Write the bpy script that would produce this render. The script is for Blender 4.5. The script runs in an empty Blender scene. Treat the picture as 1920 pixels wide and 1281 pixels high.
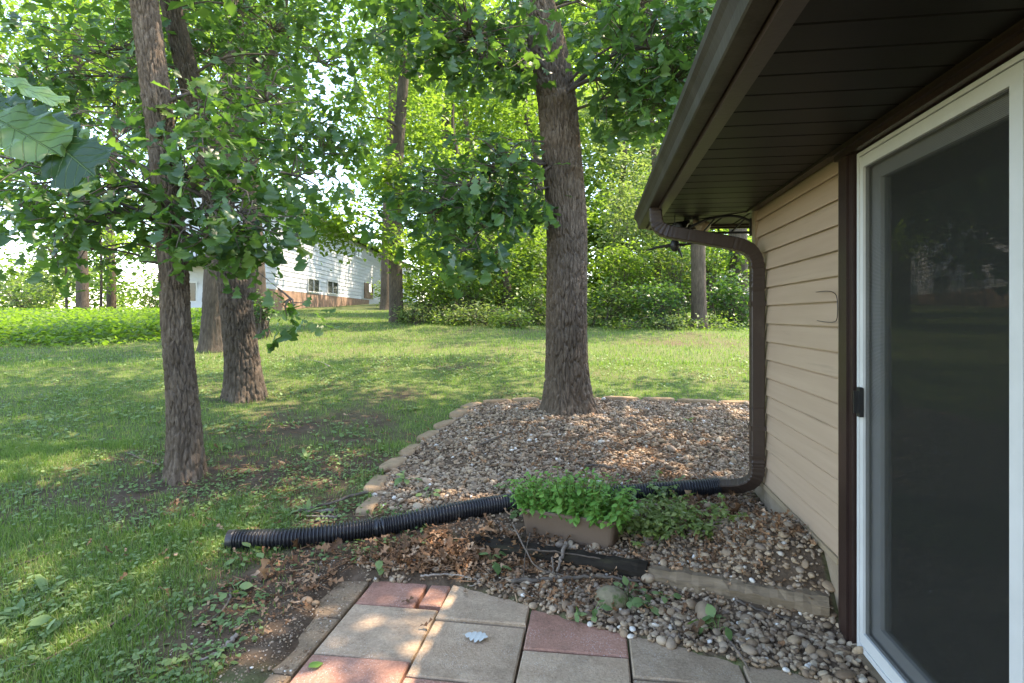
import bpy, math, random
import numpy as np
from mathutils import Vector, Matrix

R_ = math.radians
rng = np.random.default_rng(11)
random.seed(11)
S = bpy.context.scene
COL = S.collection

# ------------------------------------------------------------------ camera, sky, sun, exposure
CAMZ = 1.39
FPX = 1080.0            # focal length in pixels of a 1920 wide picture
HOR = 592.0             # horizon row
TH = math.atan((1117 - 960) / FPX)
F2 = np.array([-math.sin(TH), math.cos(TH)])
R2 = np.array([math.cos(TH), math.sin(TH)])

cam_d = bpy.data.cameras.new('camera')
cam = bpy.data.objects.new('camera', cam_d); COL.objects.link(cam)
cam.location = (0, 0, CAMZ)
cam.rotation_euler = (R_(90), 0, TH)
cam_d.sensor_width = 36.0
cam_d.lens = 36.0 * FPX / 1920
cam_d.shift_y = -(640.5 - HOR) / 1920
cam_d.clip_start = 0.05
cam_d.clip_end = 900
S.camera = cam

SUN_DIR = Vector((0.40, 0.24, 0.885)).normalized()      # towards the sun
elev = math.asin(SUN_DIR.z)
azim = math.atan2(SUN_DIR.x, SUN_DIR.y)                 # clockwise from +Y
world = bpy.data.worlds.new("World"); S.world = world; world.use_nodes = True
wn = world.node_tree
bg = wn.nodes['Background']
sky = wn.nodes.new('ShaderNodeTexSky'); sky.sky_type = 'NISHITA'; sky.sun_disc = False
sky.sun_elevation = elev; sky.sun_rotation = azim
sky.air_density = 1.0; sky.dust_density = 0.6; sky.ozone_density = 4.0
wn.links.new(sky.outputs[0], bg.inputs[0]); bg.inputs[1].default_value = 0.15
sun_d = bpy.data.lights.new('sun', 'SUN'); sun_d.energy = 2.0; sun_d.angle = R_(0.6); sun_d.color = (1, 0.94, 0.84)
sun = bpy.data.objects.new('sun', sun_d); COL.objects.link(sun)
sun.rotation_euler = SUN_DIR.to_track_quat('Z', 'Y').to_euler()
S.view_settings.view_transform = 'Standard'; S.view_settings.look = 'None'
S.view_settings.gamma = 1.0; S.view_settings.use_curve_mapping = False
S.view_settings.exposure = 3.0
S.view_settings.use_white_balance = True; S.view_settings.white_balance_temperature = 8000; S.view_settings.white_balance_tint = 14
S.render.engine = 'CYCLES'
S.cycles.max_bounces = 8; S.cycles.diffuse_bounces = 4; S.cycles.transmission_bounces = 6
S.cycles.transparent_max_bounces = 8; S.cycles.glossy_bounces = 3
S.cycles.use_denoising = True
S.cycles.sample_clamp_indirect = 8

# ------------------------------------------------------------------ geometry helpers
def dirv(px, py):
    u = (px - 960) / FPX; v = (HOR - py) / FPX
    return np.array([F2[0] + u * R2[0], F2[1] + u * R2[1], v])
def W(px, py, t):
    return np.array([0, 0, CAMZ]) + dirv(px, py) * t
def depth_of(p):
    return p[..., 0] * F2[0] + p[..., 1] * F2[1]
def pix_of(p):
    t = depth_of(p); xc = p[..., 0] * R2[0] + p[..., 1] * R2[1]
    return 960 + FPX * xc / t, HOR - FPX * (p[..., 2] - CAMZ) / t, t
def sm(x):
    x = np.clip(x, 0, 1); return x * x * (3 - 2 * x)
def _h(ix, iy, s):
    n = (ix.astype(np.int64) * 374761393 + iy.astype(np.int64) * 668265263 + s * 1442695041) & 0x7fffffff
    n = ((n ^ (n >> 13)) * 1274126177) & 0x7fffffff
    n = n ^ (n >> 16)
    return (n & 0xffff) / 65535.0
def vnoise(x, y, s=0):
    x = np.asarray(x, float); y = np.asarray(y, float)
    ix = np.floor(x); iy = np.floor(y); fx = sm(x - ix); fy = sm(y - iy)
    a = _h(ix, iy, s); b = _h(ix + 1, iy, s); c = _h(ix, iy + 1, s); d = _h(ix + 1, iy + 1, s)
    return (a * (1 - fx) + b * fx) * (1 - fy) + (c * (1 - fx) + d * fx) * fy
def fbm(x, y, s=0, o=4):
    r = 0; a = .5; x = np.asarray(x, float); y = np.asarray(y, float)
    for i in range(o):
        r = r + a * vnoise(x, y, s + i * 17); x = x * 2.03 + 5.1; y = y * 2.03 + 1.7; a *= .5
    return r / (1 - .5 ** o)

PE_X = [-1.4, -.75, -.31, .14, .58, 1.1]; PE_Y = [2.92, 2.93, 2.75, 2.57, 2.42, 2.30]   # far edge of the visible patio
TA = np.array([-.71, 3.21]); TB = np.array([1.05, 2.74]); TD = (TB - TA) / np.linalg.norm(TB - TA); TN = np.array([-TD[1], TD[0]])
BT = [-20, 2.4, 3.2, 4.2, 6, 8, 10, 14, 18, 24, 27, 33, 40, 47, 60, 120, 400]
BH = [0.0, 0.0, .06, .15, .29, .43, .56, .85, 1.12, 1.42, 1.6, 1.9, 2.25, 2.56, 2.9, 3.4, 4.0]
def gh(x, y):
    x = np.asarray(x, float); y = np.asarray(y, float)
    t = x * F2[0] + y * F2[1]
    b = np.interp(t, BT, BH)
    left = sm((-x - 14) / 10)
    b = b * (1 - left) + np.minimum(b, 1.36) * left
    sd = (x - TA[0]) * TN[0] + (y - TA[1]) * TN[1]
    b = b + (.03 + .08 * sm((x + .3) / 1.3) * (1 - .65 * sm((y - 3.3) / .5))) * sm(sd / .14 + .45) * (1 - sm((y - 4.6) / 2.5)) * sm((x + 1.6) / .9) * (1 - sm((x - 3) / 2))
    b = b + .15 * sm((x - .5) / .5) * sm(sd / .22) * (1 - sm((y - 3.15) / .6))
    b = b + (fbm(x * 1.3, y * 1.3, 3) - .5) * .05 * sm((t - 3) / 3) + (fbm(x * .35, y * .35, 8) - .5) * .16 * sm((t - 6) / 8)
    q = sm((x + 2.3) / .7) * sm((2.95 - y) / .4); b = b * (1 - q) + .010 * q
    ye = np.interp(x, PE_X, PE_Y)
    m = sm((ye - y) / .10) * sm((x + 1.33 + .05 * np.sin(y * 5)) / .12)
    b = b * (1 - m) + (-.05) * m
    hm = sm((x - 1.09) / .08) * sm((4.06 - y) / .08)
    return b * (1 - hm) + (-.12) * hm
def G(px, py, dz=0.0):
    d = dirv(px, py)
    t0 = 1.0; ts = np.concatenate([np.arange(1, 12, .02), np.arange(12, 120, .1)])
    P = np.array([0, 0, CAMZ]) + d[None] * ts[:, None]
    f = P[:, 2] - gh(P[:, 0], P[:, 1]) - dz
    k = np.argmax(f < 0)
    if f[k] >= 0: k = len(ts) - 1
    a = f[k - 1] / (f[k - 1] - f[k]) if k > 0 else 0
    t = ts[k - 1] + a * (ts[k] - ts[k - 1])
    return np.array([0, 0, CAMZ]) + d * t
def inpoly(x, y, poly):
    c = np.zeros(np.shape(x), bool); n = len(poly); j = n - 1
    for i in range(n):
        xi, yi = poly[i]; xj, yj = poly[j]
        with np.errstate(divide='ignore', invalid='ignore'):
            cond = ((yi > y) != (yj > y)) & (x < (xj - xi) * (y - yi) / (yj - yi + 1e-12) + xi)
        c ^= cond; j = i
    return c

ORG = {}
class MB:
    """collects shapes into one mesh"""
    def __init__(s): s.v = []; s.l = []; s.t = []; s.r = []; s.n = 0
    def add(s, V, Fc, rnd=None):
        V = np.asarray(V, float).reshape(-1, 3)
        if isinstance(Fc, np.ndarray):
            s.l.append((Fc + s.n).ravel()); s.t.append(np.full(len(Fc), Fc.shape[1]))
        else:
            s.l.append(np.array([i + s.n for f in Fc for i in f])); s.t.append(np.array([len(f) for f in Fc]))
        s.v.append(V)
        s.r.append(np.full(len(V), random.random()) if rnd is None else np.broadcast_to(np.asarray(rnd, float), (len(V),)))
        s.n += len(V); return s
    def inst(s, tv, tf, M, T, rnd):
        N = len(T)
        if N == 0: return s
        V = np.einsum('nij,vj->nvi', M, tv) + T[:, None, :]
        k = len(tv)
        L = (tf[None] + (np.arange(N) * k)[:, None, None]).reshape(-1, tf.shape[1])
        return s.add(V.reshape(-1, 3), L, np.repeat(rnd, k))
    def mesh(s, name, mat, off=(0, 0, 0), smooth=False):
        me = bpy.data.meshes.new(name)
        V = np.concatenate(s.v) - np.asarray(off)[None]
        L = np.concatenate(s.l); T = np.concatenate(s.t)
        me.vertices.add(len(V)); me.vertices.foreach_set('co', V.astype(np.float32).ravel())
        me.loops.add(len(L)); me.loops.foreach_set('vertex_index', L.astype(np.int32))
        me.polygons.add(len(T)); st = np.concatenate([[0], np.cumsum(T)[:-1]])
        me.polygons.foreach_set('loop_start', st.astype(np.int32))
        me.polygons.foreach_set('use_smooth', np.full(len(T), bool(smooth)))
        a = me.attributes.new('rnd', 'FLOAT', 'POINT'); a.data.foreach_set('value', np.concatenate(s.r).astype(np.float32))
        me.update(calc_edges=True)
        if mat: me.materials.append(mat)
        return me
    def build(s, name, mat, parent=None, smooth=False, loc=None):
        off = ORG.get(parent.name, np.zeros(3)) if parent else (np.zeros(3) if loc is None else np.asarray(loc, float))
        o = bpy.data.objects.new(name, s.mesh(name, mat, off, smooth)); COL.objects.link(o)
        if parent: o.parent = parent; ORG[o.name] = off
        else: o.location = off; ORG[o.name] = off
        return o
def tag(o, label=None, cat=None, group=None, kind=None):
    if label: o['label'] = label
    if cat: o['category'] = cat
    if group: o['group'] = group
    if kind: o['kind'] = kind
    return o
def empty(name, loc, label=None, cat=None, group=None, kind=None):
    o = bpy.data.objects.new(name, None); COL.objects.link(o); o.location = tuple(loc); o.empty_display_size = .1
    ORG[o.name] = np.asarray(loc, float)
    return tag(o, label, cat, group, kind)
def place(name, me, parent, pos, M=None, scale=1.0):
    o = bpy.data.objects.new(name, me); COL.objects.link(o)
    off = ORG[parent.name] if parent else np.zeros(3)
    if M is None: M = np.eye(3)
    mm = Matrix([list(M[0] * scale), list(M[1] * scale), list(M[2] * scale)]).to_4x4()
    mm.translation = Vector(pos - off)
    if parent: o.parent = parent
    o.matrix_local = mm
    return o
BOXF = [(0, 3, 2, 1), (4, 5, 6, 7), (0, 1, 5, 4), (1, 2, 6, 5), (2, 3, 7, 6), (3, 0, 4, 7)]
def boxv(x0, x1, y0, y1, z0, z1):
    return np.array([(x0, y0, z0), (x1, y0, z0), (x1, y1, z0), (x0, y1, z0), (x0, y0, z1), (x1, y0, z1), (x1, y1, z1), (x0, y1, z1)], float)
def box(mb, x0, x1, y0, y1, z0, z1): return mb.add(boxv(x0, x1, y0, y1, z0, z1), BOXF)
def chbox(mb, x0, x1, y0, y1, z0, z1, c=.006):
    V = list(boxv(x0, x1, y0, y1, z0, z1 - c)) + [(x0 + c, y0 + c, z1), (x1 - c, y0 + c, z1), (x1 - c, y1 - c, z1), (x0 + c, y1 - c, z1)]
    Fc = [(0, 3, 2, 1), (0, 1, 5, 4), (1, 2, 6, 5), (2, 3, 7, 6), (3, 0, 4, 7), (4, 5, 9, 8), (5, 6, 10, 9), (6, 7, 11, 10), (7, 4, 8, 11), (8, 9, 10, 11)]
    return mb.add(V, Fc)
def resample(P, n):
    P = np.asarray(P, float)
    d = np.concatenate([[0], np.cumsum(np.linalg.norm(np.diff(P[:, :3], axis=0), axis=1))])
    m = len(P)
    s = np.linspace(0, d[-1], n)
    # Catmull-Rom through the points
    i = np.clip(np.searchsorted(d, s, side='right') - 1, 0, m - 2)
    f = ((s - d[i]) / np.maximum(d[i + 1] - d[i], 1e-9))[:, None]
    p0 = P[np.maximum(i - 1, 0)]; p1 = P[i]; p2 = P[i + 1]; p3 = P[np.minimum(i + 2, m - 1)]
    return .5 * (2 * p1 + (p2 - p0) * f + (2 * p0 - 5 * p1 + 4 * p2 - p3) * f ** 2 + (3 * p1 - p0 - 3 * p2 + p3) * f ** 3)
def frames(P):
    T = np.gradient(P, axis=0); T /= np.linalg.norm(T, axis=1)[:, None] + 1e-12
    ref = np.array([0, 0, 1.0]) if abs(T[0][2]) < .9 else np.array([1.0, 0, 0])
    A = np.zeros_like(P); B = np.zeros_like(P)
    a = ref - T[0] * np.dot(ref, T[0]); a /= np.linalg.norm(a)
    for i in range(len(P)):
        a = a - T[i] * np.dot(a, T[i]); a /= np.linalg.norm(a) + 1e-12
        A[i] = a; B[i] = np.cross(T[i], a)
    return T, A, B
def tube(mb, P, r, seg=6, cap=True):
    P = np.asarray(P, float); n = len(P); r = np.broadcast_to(np.asarray(r, float), (n,))
    T, A, B = frames(P)
    th = np.arange(seg) / seg * 2 * math.pi
    V = P[:, None] + r[:, None, None] * (np.cos(th)[None, :, None] * A[:, None] + np.sin(th)[None, :, None] * B[:, None])
    i = np.arange(n - 1)[:, None]; j = np.arange(seg)[None]; j2 = (j + 1) % seg
    Fq = np.stack([i * seg + j, i * seg + j2, (i + 1) * seg + j2, (i + 1) * seg + j], -1).reshape(-1, 4)
    mb.add(V.reshape(-1, 3), Fq)
    if cap:
        k = mb.n - n * seg
        mb.l.append(np.arange(k + seg - 1, k - 1, -1)); mb.t.append(np.array([seg]))
        mb.l.append(np.arange(k + (n - 1) * seg, k + n * seg)); mb.t.append(np.array([seg]))
    return mb
def sweep(mb, P, prof, up=None):
    """profile (k,2) swept along P; prof x on A, y on B"""
    P = np.asarray(P, float); n = len(P); T, A, B = frames(P)
    prof = np.asarray(prof, float); k = prof.shape[-2]
    if prof.ndim == 2: prof = np.broadcast_to(prof[None], (n, k, 2))
    V = P[:, None] + prof[..., 0:1] * A[:, None] + prof[..., 1:2] * B[:, None]
    i = np.arange(n - 1)[:, None]; j = np.arange(k)[None]; j2 = (j + 1) % k
    Fq = np.stack([i * k + j, i * k + j2, (i + 1) * k + j2, (i + 1) * k + j], -1).reshape(-1, 4)
    mb.add(V.reshape(-1, 3), Fq)
    q = mb.n - n * k
    mb.l.append(np.arange(q + k - 1, q - 1, -1)); mb.t.append(np.array([k]))
    mb.l.append(np.arange(q + (n - 1) * k, q + n * k)); mb.t.append(np.array([k]))
    return mb
def unit(v): return v / (np.linalg.norm(v) + 1e-12)

# leaf templates: x along the leaf, y across, z up
def leaf_tpl(s, w, curl=.12, fold=.18, shift=.05, wav=.03):
    s = np.array(s, float); w = np.array(w, float); n = len(s)
    zm = -curl * s ** 2 + wav * np.sin(s * 9)
    mid = np.stack([s, 0 * s, zm], 1)
    lt = np.stack([s + shift * (w > .15), w, zm + fold * w - .5 * w * w + wav * np.sin(s * 17)], 1)
    rt = np.stack([s + shift * (w > .15), -w, zm + fold * w - .5 * w * w - wav * np.sin(s * 15)], 1)
    V = np.concatenate([mid, lt, rt]); i = np.arange(n - 1)
    Fq = np.concatenate([np.stack([i, i + 1, n + i + 1, n + i], 1), np.stack([i, 2 * n + i, 2 * n + i + 1, i + 1], 1)])
    return V, Fq
OAK_HI = [leaf_tpl([0, .10, .16, .22, .27, .33, .40, .46, .53, .60, .67, .74, .82, .90, .96, 1], [.01, .012, .09, .10, .055, .19, .21, .11, .28, .30, .17, .35, .35, .27, .14, .02], c, f, .03, w) for c, f, w in ((.15, .25, .03), (.4, .1, .04), (.05, .45, .02), (.3, -.25, .05))]
OAK_MD = [leaf_tpl([0, .14, .30, .44, .60, .74, .90, 1], [.01, .03, .21, .10, .32, .19, .33, .03], c, f, .05, w) for c, f, w in ((.15, .25, .03), (.42, .1, .04), (.05, .5, .02), (.35, -.25, .04))]
BROAD = [leaf_tpl([0, .2, .45, .75, 1], [.02, .26, .36, .24, .0], c, f, 0, .01) for c, f in ((.2, .2), (.4, .05), (.05, .35))]
LO = (np.array([(0, 0, 0), (1, 0, -.08), (.45, .34, .06), (.45, -.34, .06)], float), np.array([(0, 1, 2), (0, 3, 1)]))
LONG = leaf_tpl([0, .25, .6, 1], [.03, .11, .14, .0], .45, .25, 0, .0)
def leafM(az, pitch, roll, size):
    ca, sa = np.cos(az), np.sin(az); cp, sp = np.cos(pitch), np.sin(pitch)
    a = np.stack([ca * cp, sa * cp, sp], 1); b = np.stack([-sa, ca, 0 * sa], 1); n = np.cross(a, b)
    cr, sr = np.cos(roll)[:, None], np.sin(roll)[:, None]
    b2 = b * cr + n * sr; n2 = -b * sr + n * cr
    return np.stack([a, b2, n2], 2) * np.asarray(size)[:, None, None]

# ------------------------------------------------------------------ materials
def nt_new(name):
    m = bpy.data.materials.new(name); m.use_nodes = True; nt = m.node_tree
    b = nt.nodes['Principled BSDF']; return m, nt, b
def nd(nt, t, **kw):
    n = nt.nodes.new(t)
    for k, v in kw.items():
        if k in n.inputs: n.inputs[k].default_value = v
        else: setattr(n, k, v)
    return n
def c4(c): return (c[0], c[1], c[2], 1)
def ramp(nt, stops, interp='LINEAR'):
    r = nt.nodes.new('ShaderNodeValToRGB'); cr = r.color_ramp; cr.interpolation = interp
    while len(cr.elements) < len(stops): cr.elements.new(.5)
    for e, (p, c) in zip(cr.elements, stops): e.position = p; e.color = c4(c)
    return r
def rnd_value(nt):
    at = nd(nt, 'ShaderNodeAttribute', attribute_name='rnd'); oi = nd(nt, 'ShaderNodeObjectInfo')
    ad = nd(nt, 'ShaderNodeMath', operation='ADD'); nt.links.new(at.outputs['Fac'], ad.inputs[0]); nt.links.new(oi.outputs['Random'], ad.inputs[1])
    fr = nd(nt, 'ShaderNodeMath', operation='FRACT'); nt.links.new(ad.outputs[0], fr.inputs[0]); return fr.outputs[0]
def surf(name, c1, c2, scale=6, rough=.6, bump=.2, bscale=60, spec=.3, detail=6, stretch=(1, 1, 1), c3=None, c3scale=2.0, c3lo=.5, c3hi=.7, dist=.01, metal=0.0):
    m, nt, b = nt_new(name); L = nt.links.new
    tc = nd(nt, 'ShaderNodeTexCoord'); mp = nd(nt, 'ShaderNodeMapping'); mp.inputs['Scale'].default_value = stretch
    L(tc.outputs['Object'], mp.inputs['Vector'])
    n1 = nd(nt, 'ShaderNodeTexNoise', Scale=scale, Detail=detail, Roughness=.6); L(mp.outputs[0], n1.inputs['Vector'])
    r = ramp(nt, [(.3, c1), (.7, c2)]); L(n1.outputs['Fac'], r.inputs[0]); col = r.outputs[0]
    if c3:
        n3 = nd(nt, 'ShaderNodeTexNoise', Scale=c3scale, Detail=8, Roughness=.65); L(mp.outputs[0], n3.inputs['Vector'])
        mr = nd(nt, 'ShaderNodeMapRange'); mr.inputs[1].default_value = c3lo; mr.inputs[2].default_value = c3hi; L(n3.outputs['Fac'], mr.inputs[0])
        mx = nd(nt, 'ShaderNodeMixRGB'); L(mr.outputs[0], mx.inputs[0]); L(col, mx.inputs[1]); mx.inputs[2].default_value = c4(c3); col = mx.outputs[0]
    L(col, b.inputs['Base Color']); b.inputs['Roughness'].default_value = rough; b.inputs['Specular IOR Level'].default_value = spec; b.inputs['Metallic'].default_value = metal
    if bump:
        n2 = nd(nt, 'ShaderNodeTexNoise', Scale=bscale, Detail=5); L(mp.outputs[0], n2.inputs['Vector'])
        bp = nd(nt, 'ShaderNodeBump', Strength=bump, Distance=dist); L(n2.outputs['Fac'], bp.inputs['Height']); L(bp.outputs[0], b.inputs['Normal'])
    return m
def leafmat(name, stops, tcol, tf=.4, rough=.42, spec=.5):
    m, nt, b = nt_new(name); L = nt.links.new
    f = rnd_value(nt); r = ramp(nt, stops); L(f, r.inputs[0]); L(r.outputs[0], b.inputs['Base Color'])
    b.inputs['Roughness'].default_value = rough; b.inputs['Specular IOR Level'].default_value = spec
    tr = nd(nt, 'ShaderNodeBsdfTranslucent')
    mx = nd(nt, 'ShaderNodeMixRGB', blend_type='MULTIPLY'); mx.inputs[0].default_value = 1.0
    k = ramp(nt, [(0, (.7, .75, .6)), (1, (1.15, 1.1, 1.0))]); L(f, k.inputs[0]); L(k.outputs[0], mx.inputs[1]); mx.inputs[2].default_value = c4(tcol); L(mx.outputs[0], tr.inputs['Color'])
    ms = nd(nt, 'ShaderNodeMixShader'); ms.inputs[0].default_value = tf
    L(b.outputs[0], ms.inputs[1]); L(tr.outputs[0], ms.inputs[2]); L(ms.outputs[0], nt.nodes['Material Output'].inputs['Surface'])
    return m
def rndmat(name, stops, rough=.7, spec=.3, bump=.2, bscale=80, mot=.35):
    m, nt, b = nt_new(name); L = nt.links.new
    f = rnd_value(nt); r = ramp(nt, stops); L(f, r.inputs[0])
    tc = nd(nt, 'ShaderNodeTexCoord'); n = nd(nt, 'ShaderNodeTexNoise', Scale=bscale, Detail=5); L(tc.outputs['Object'], n.inputs['Vector'])
    k = ramp(nt, [(.3, (1 - mot,) * 3), (.7, (1 + mot * .6,) * 3)]); L(n.outputs['Fac'], k.inputs[0])
    mx = nd(nt, 'ShaderNodeMixRGB', blend_type='MULTIPLY'); mx.inputs[0].default_value = 1; L(r.outputs[0], mx.inputs[1]); L(k.outputs[0], mx.inputs[2])
    L(mx.outputs[0], b.inputs['Base Color']); b.inputs['Roughness'].default_value = rough; b.inputs['Specular IOR Level'].default_value = spec
    bp = nd(nt, 'ShaderNodeBump', Strength=bump, Distance=.004); L(n.outputs['Fac'], bp.inputs['Height']); L(bp.outputs[0], b.inputs['Normal'])
    return m
M = {}
M['oak'] = leafmat('oak_leaf', [(0, (.032, .075, .032)), (.5, (.05, .105, .036)), (.85, (.075, .13, .036)), (.97, (.13, .18, .035))], (.17, .36, .05), .40, .36, .5)
M['oak_dark'] = leafmat('oak_leaf_dark', [(0, (.028, .070, .032)), (.6, (.048, .10, .038)), (1, (.07, .13, .038))], (.16, .34, .05), .38, .36, .5)
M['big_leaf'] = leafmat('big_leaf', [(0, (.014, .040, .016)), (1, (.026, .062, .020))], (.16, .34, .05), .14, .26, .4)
m = M['big_leaf']; nt = m.node_tree; L = nt.links.new; b = nt.nodes['Principled BSDF']
_tc = nd(nt, 'ShaderNodeTexCoord'); _sx = nd(nt, 'ShaderNodeSeparateXYZ'); L(_tc.outputs['Object'], _sx.inputs[0])
_ab = nd(nt, 'ShaderNodeMath', operation='ABSOLUTE'); L(_sx.outputs['Y'], _ab.inputs[0])
_v1 = nd(nt, 'ShaderNodeMath', operation='MULTIPLY_ADD'); L(_ab.outputs[0], _v1.inputs[0]); _v1.inputs[1].default_value = -.9; L(_sx.outputs['X'], _v1.inputs[2])
_v2 = nd(nt, 'ShaderNodeMath', operation='PINGPONG'); L(_v1.outputs[0], _v2.inputs[0]); _v2.inputs[1].default_value = .055
_mn = nd(nt, 'ShaderNodeMath', operation='MINIMUM'); L(_v2.outputs[0], _mn.inputs[0]); _m2 = nd(nt, 'ShaderNodeMath', operation='MULTIPLY'); L(_ab.outputs[0], _m2.inputs[0]); _m2.inputs[1].default_value = .5; L(_m2.outputs[0], _mn.inputs[1])
_mr = nd(nt, 'ShaderNodeMapRange'); _mr.inputs[1].default_value = .002; _mr.inputs[2].default_value = .007; _mr.inputs[3].default_value = 1; _mr.inputs[4].default_value = 0; L(_mn.outputs[0], _mr.inputs[0])
_src = b.inputs['Base Color'].links[0].from_socket; _mx = nd(nt, 'ShaderNodeMixRGB'); L(_mr.outputs[0], _mx.inputs[0]); L(_src, _mx.inputs[1]); _mx.inputs[2].default_value = (.07, .125, .04, 1); L(_mx.outputs[0], b.inputs['Base Color'])
_bp = nd(nt, 'ShaderNodeBump', Strength=.6, Distance=.02, invert=True); L(_mr.outputs[0], _bp.inputs['Height']); L(_bp.outputs[0], b.inputs['Normal'])
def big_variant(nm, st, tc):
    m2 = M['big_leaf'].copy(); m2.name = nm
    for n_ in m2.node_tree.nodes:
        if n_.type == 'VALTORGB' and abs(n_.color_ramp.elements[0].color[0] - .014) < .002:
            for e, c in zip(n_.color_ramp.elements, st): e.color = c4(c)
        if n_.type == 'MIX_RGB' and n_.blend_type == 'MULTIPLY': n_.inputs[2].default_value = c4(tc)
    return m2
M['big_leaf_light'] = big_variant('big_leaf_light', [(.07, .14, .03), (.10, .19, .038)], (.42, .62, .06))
M['bright'] = leafmat('bright_leaf', [(0, (.06, .115, .02)), (.6, (.10, .165, .025)), (1, (.15, .20, .03))], (.28, .46, .05), .46, .5, .35)
M['mid'] = leafmat('mid_leaf', [(0, (.04, .085, .022)), (.6, (.065, .12, .028)), (1, (.11, .165, .035))], (.26, .44, .045), .45, .5, .35)
M['shrub'] = leafmat('shrub_leaf', [(0, (.045, .095, .03)), (.6, (.075, .13, .035)), (1, (.13, .18, .05))], (.24, .40, .05), .4, .5, .35)
M['pale'] = leafmat('pale_leaf', [(0, (.075, .12, .045)), (.6, (.11, .16, .06)), (1, (.17, .21, .09))], (.28, .40, .09), .42, .55, .3)
M['cover'] = leafmat('cover_leaf', [(0, (.05, .105, .018)), (.6, (.08, .15, .024)), (1, (.13, .20, .034))], (.26, .46, .04), .45, .5, .3)
M['mint'] = leafmat('mint_leaf', [(0, (.09, .23, .045)), (.6, (.13, .29, .055)), (1, (.19, .34, .07))], (.25, .5, .06), .3, .5, .35)
M['weed'] = leafmat('weed_leaf', [(0, (.09, .155, .055)), (.6, (.145, .22, .08)), (1, (.21, .28, .11))], (.2, .36, .05), .3, .55, .3)
M['sprig'] = leafmat('sprig_leaf', [(0, (.10, .16, .04)), (.6, (.17, .23, .06)), (1, (.25, .28, .10))], (.25, .36, .06), .3, .55, .3)
M['grass'] = leafmat('grass_blade', [(0, (.068, .122, .034)), (.5, (.11, .175, .046)), (.85, (.165, .215, .07)), (1, (.28, .245, .125))], (.28, .50, .06), .35, .6, .25)
M['dead'] = rndmat('dead_leaf', [(0, (.09, .045, .022)), (.45, (.20, .10, .048)), (.8, (.32, .17, .085)), (1, (.40, .26, .16))], .7, .25, .3, 60)
M['pebble'] = rndmat('pebble_stone', [(0, (.12, .075, .045)), (.2, (.22, .145, .088)), (.4, (.32, .22, .135)), (.55, (.39, .285, .185)), (.68, (.22, .16, .115)), (.80, (.41, .31, .215)), (.9, (.17, .105, .062)), (.975, (.43, .34, .24)), (.995, (.62, .58, .52))], .68, .3, .25, 90, .32)
M['soil'] = surf('soil', (.045, .030, .019), (.095, .063, .041), 14, .95, .8, 45, .1, dist=.02)
M['wood_twig'] = rndmat('twig_bark', [(0, (.10, .075, .055)), (.5, (.17, .13, .10)), (1, (.26, .22, .18))], .85, .2, .5, 50)
M['limb'] = surf('limb_bark', (.055, .043, .034), (.12, .098, .08), 18, .9, .7, 40, .15, stretch=(1, 1, .3), dist=.01)
M['twig_dark'] = surf('twig_dark', (.07, .056, .045), (.15, .12, .095), 20, .9, .3, 60, .15)
def bark(name, c1, c2, c3):
    m, nt, b = nt_new(name); L = nt.links.new
    tc = nd(nt, 'ShaderNodeTexCoord'); mp = nd(nt, 'ShaderNodeMapping'); mp.inputs['Scale'].default_value = (1, 1, .22); L(tc.outputs['Object'], mp.inputs['Vector'])
    n1 = nd(nt, 'ShaderNodeTexNoise', Scale=26, Detail=8, Roughness=.7); L(mp.outputs[0], n1.inputs['Vector'])
    r = ramp(nt, [(.3, c1), (.55, c2), (.75, c3)]); L(n1.outputs['Fac'], r.inputs[0])
    n3 = nd(nt, 'ShaderNodeTexNoise', Scale=1.6, Detail=4); L(tc.outputs['Object'], n3.inputs['Vector'])
    k = ramp(nt, [(.35, (.8, .8, .78)), (.7, (1.15, 1.12, 1.08))]); L(n3.outputs['Fac'], k.inputs[0])
    mx = nd(nt, 'ShaderNodeMixRGB', blend_type='MULTIPLY'); mx.inputs[0].default_value = 1; L(r.outputs[0], mx.inputs[1]); L(k.outputs[0], mx.inputs[2])
    L(mx.outputs[0], b.inputs['Base Color']); b.inputs['Roughness'].default_value = .92; b.inputs['Specular IOR Level'].default_value = .15
    n2 = nd(nt, 'ShaderNodeTexNoise', Scale=55, Detail=8, Roughness=.7); L(mp.outputs[0], n2.inputs['Vector'])
    bp = nd(nt, 'ShaderNodeBump', Strength=.9, Distance=.012); L(n2.outputs['Fac'], bp.inputs['Height']); L(bp.outputs[0], b.inputs['Normal'])
    return m
M['bark'] = bark('oak_bark', (.062, .045, .032), (.135, .102, .076), (.23, .185, .145))
M['bark_grey'] = bark('grey_bark', (.05, .038, .029), (.10, .078, .06), (.165, .132, .103))
M['bark_dark'] = bark('dark_bark', (.045, .036, .028), (.09, .072, .056), (.15, .12, .095))
M['siding'] = surf('tan_siding', (.36, .25, .172), (.415, .295, .207), 3, .55, .12, 160, .35, stretch=(1, .25, 6), c3=(.20, .15, .105), c3scale=3.5, c3lo=.58, c3hi=.85, dist=.002)
M['tan_trim'] = surf('tan_trim', (.28, .205, .13), (.32, .24, .155), 5, .5, .05, 90, .35)
M['brown'] = surf('brown_metal', (.036, .0225, .0165), (.047, .030, .022), 5, .42, .08, 40, .4, c3=(.085, .065, .05), c3scale=5, c3lo=.62, c3hi=.8)
M['brown_trim'] = surf('brown_trim', (.022, .011, .009), (.032, .016, .0125), 6, .38, .06, 70, .4, c3=(.10, .07, .055), c3scale=18, c3lo=.68, c3hi=.8)
M['gutter'] = surf('gutter_metal', (.026, .0185, .0125), (.042, .031, .022), 5, .5, .1, 50, .2, stretch=(1, 1, .35), c3=(.065, .053, .039), c3scale=3.5, c3lo=.45, c3hi=.75)
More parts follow.
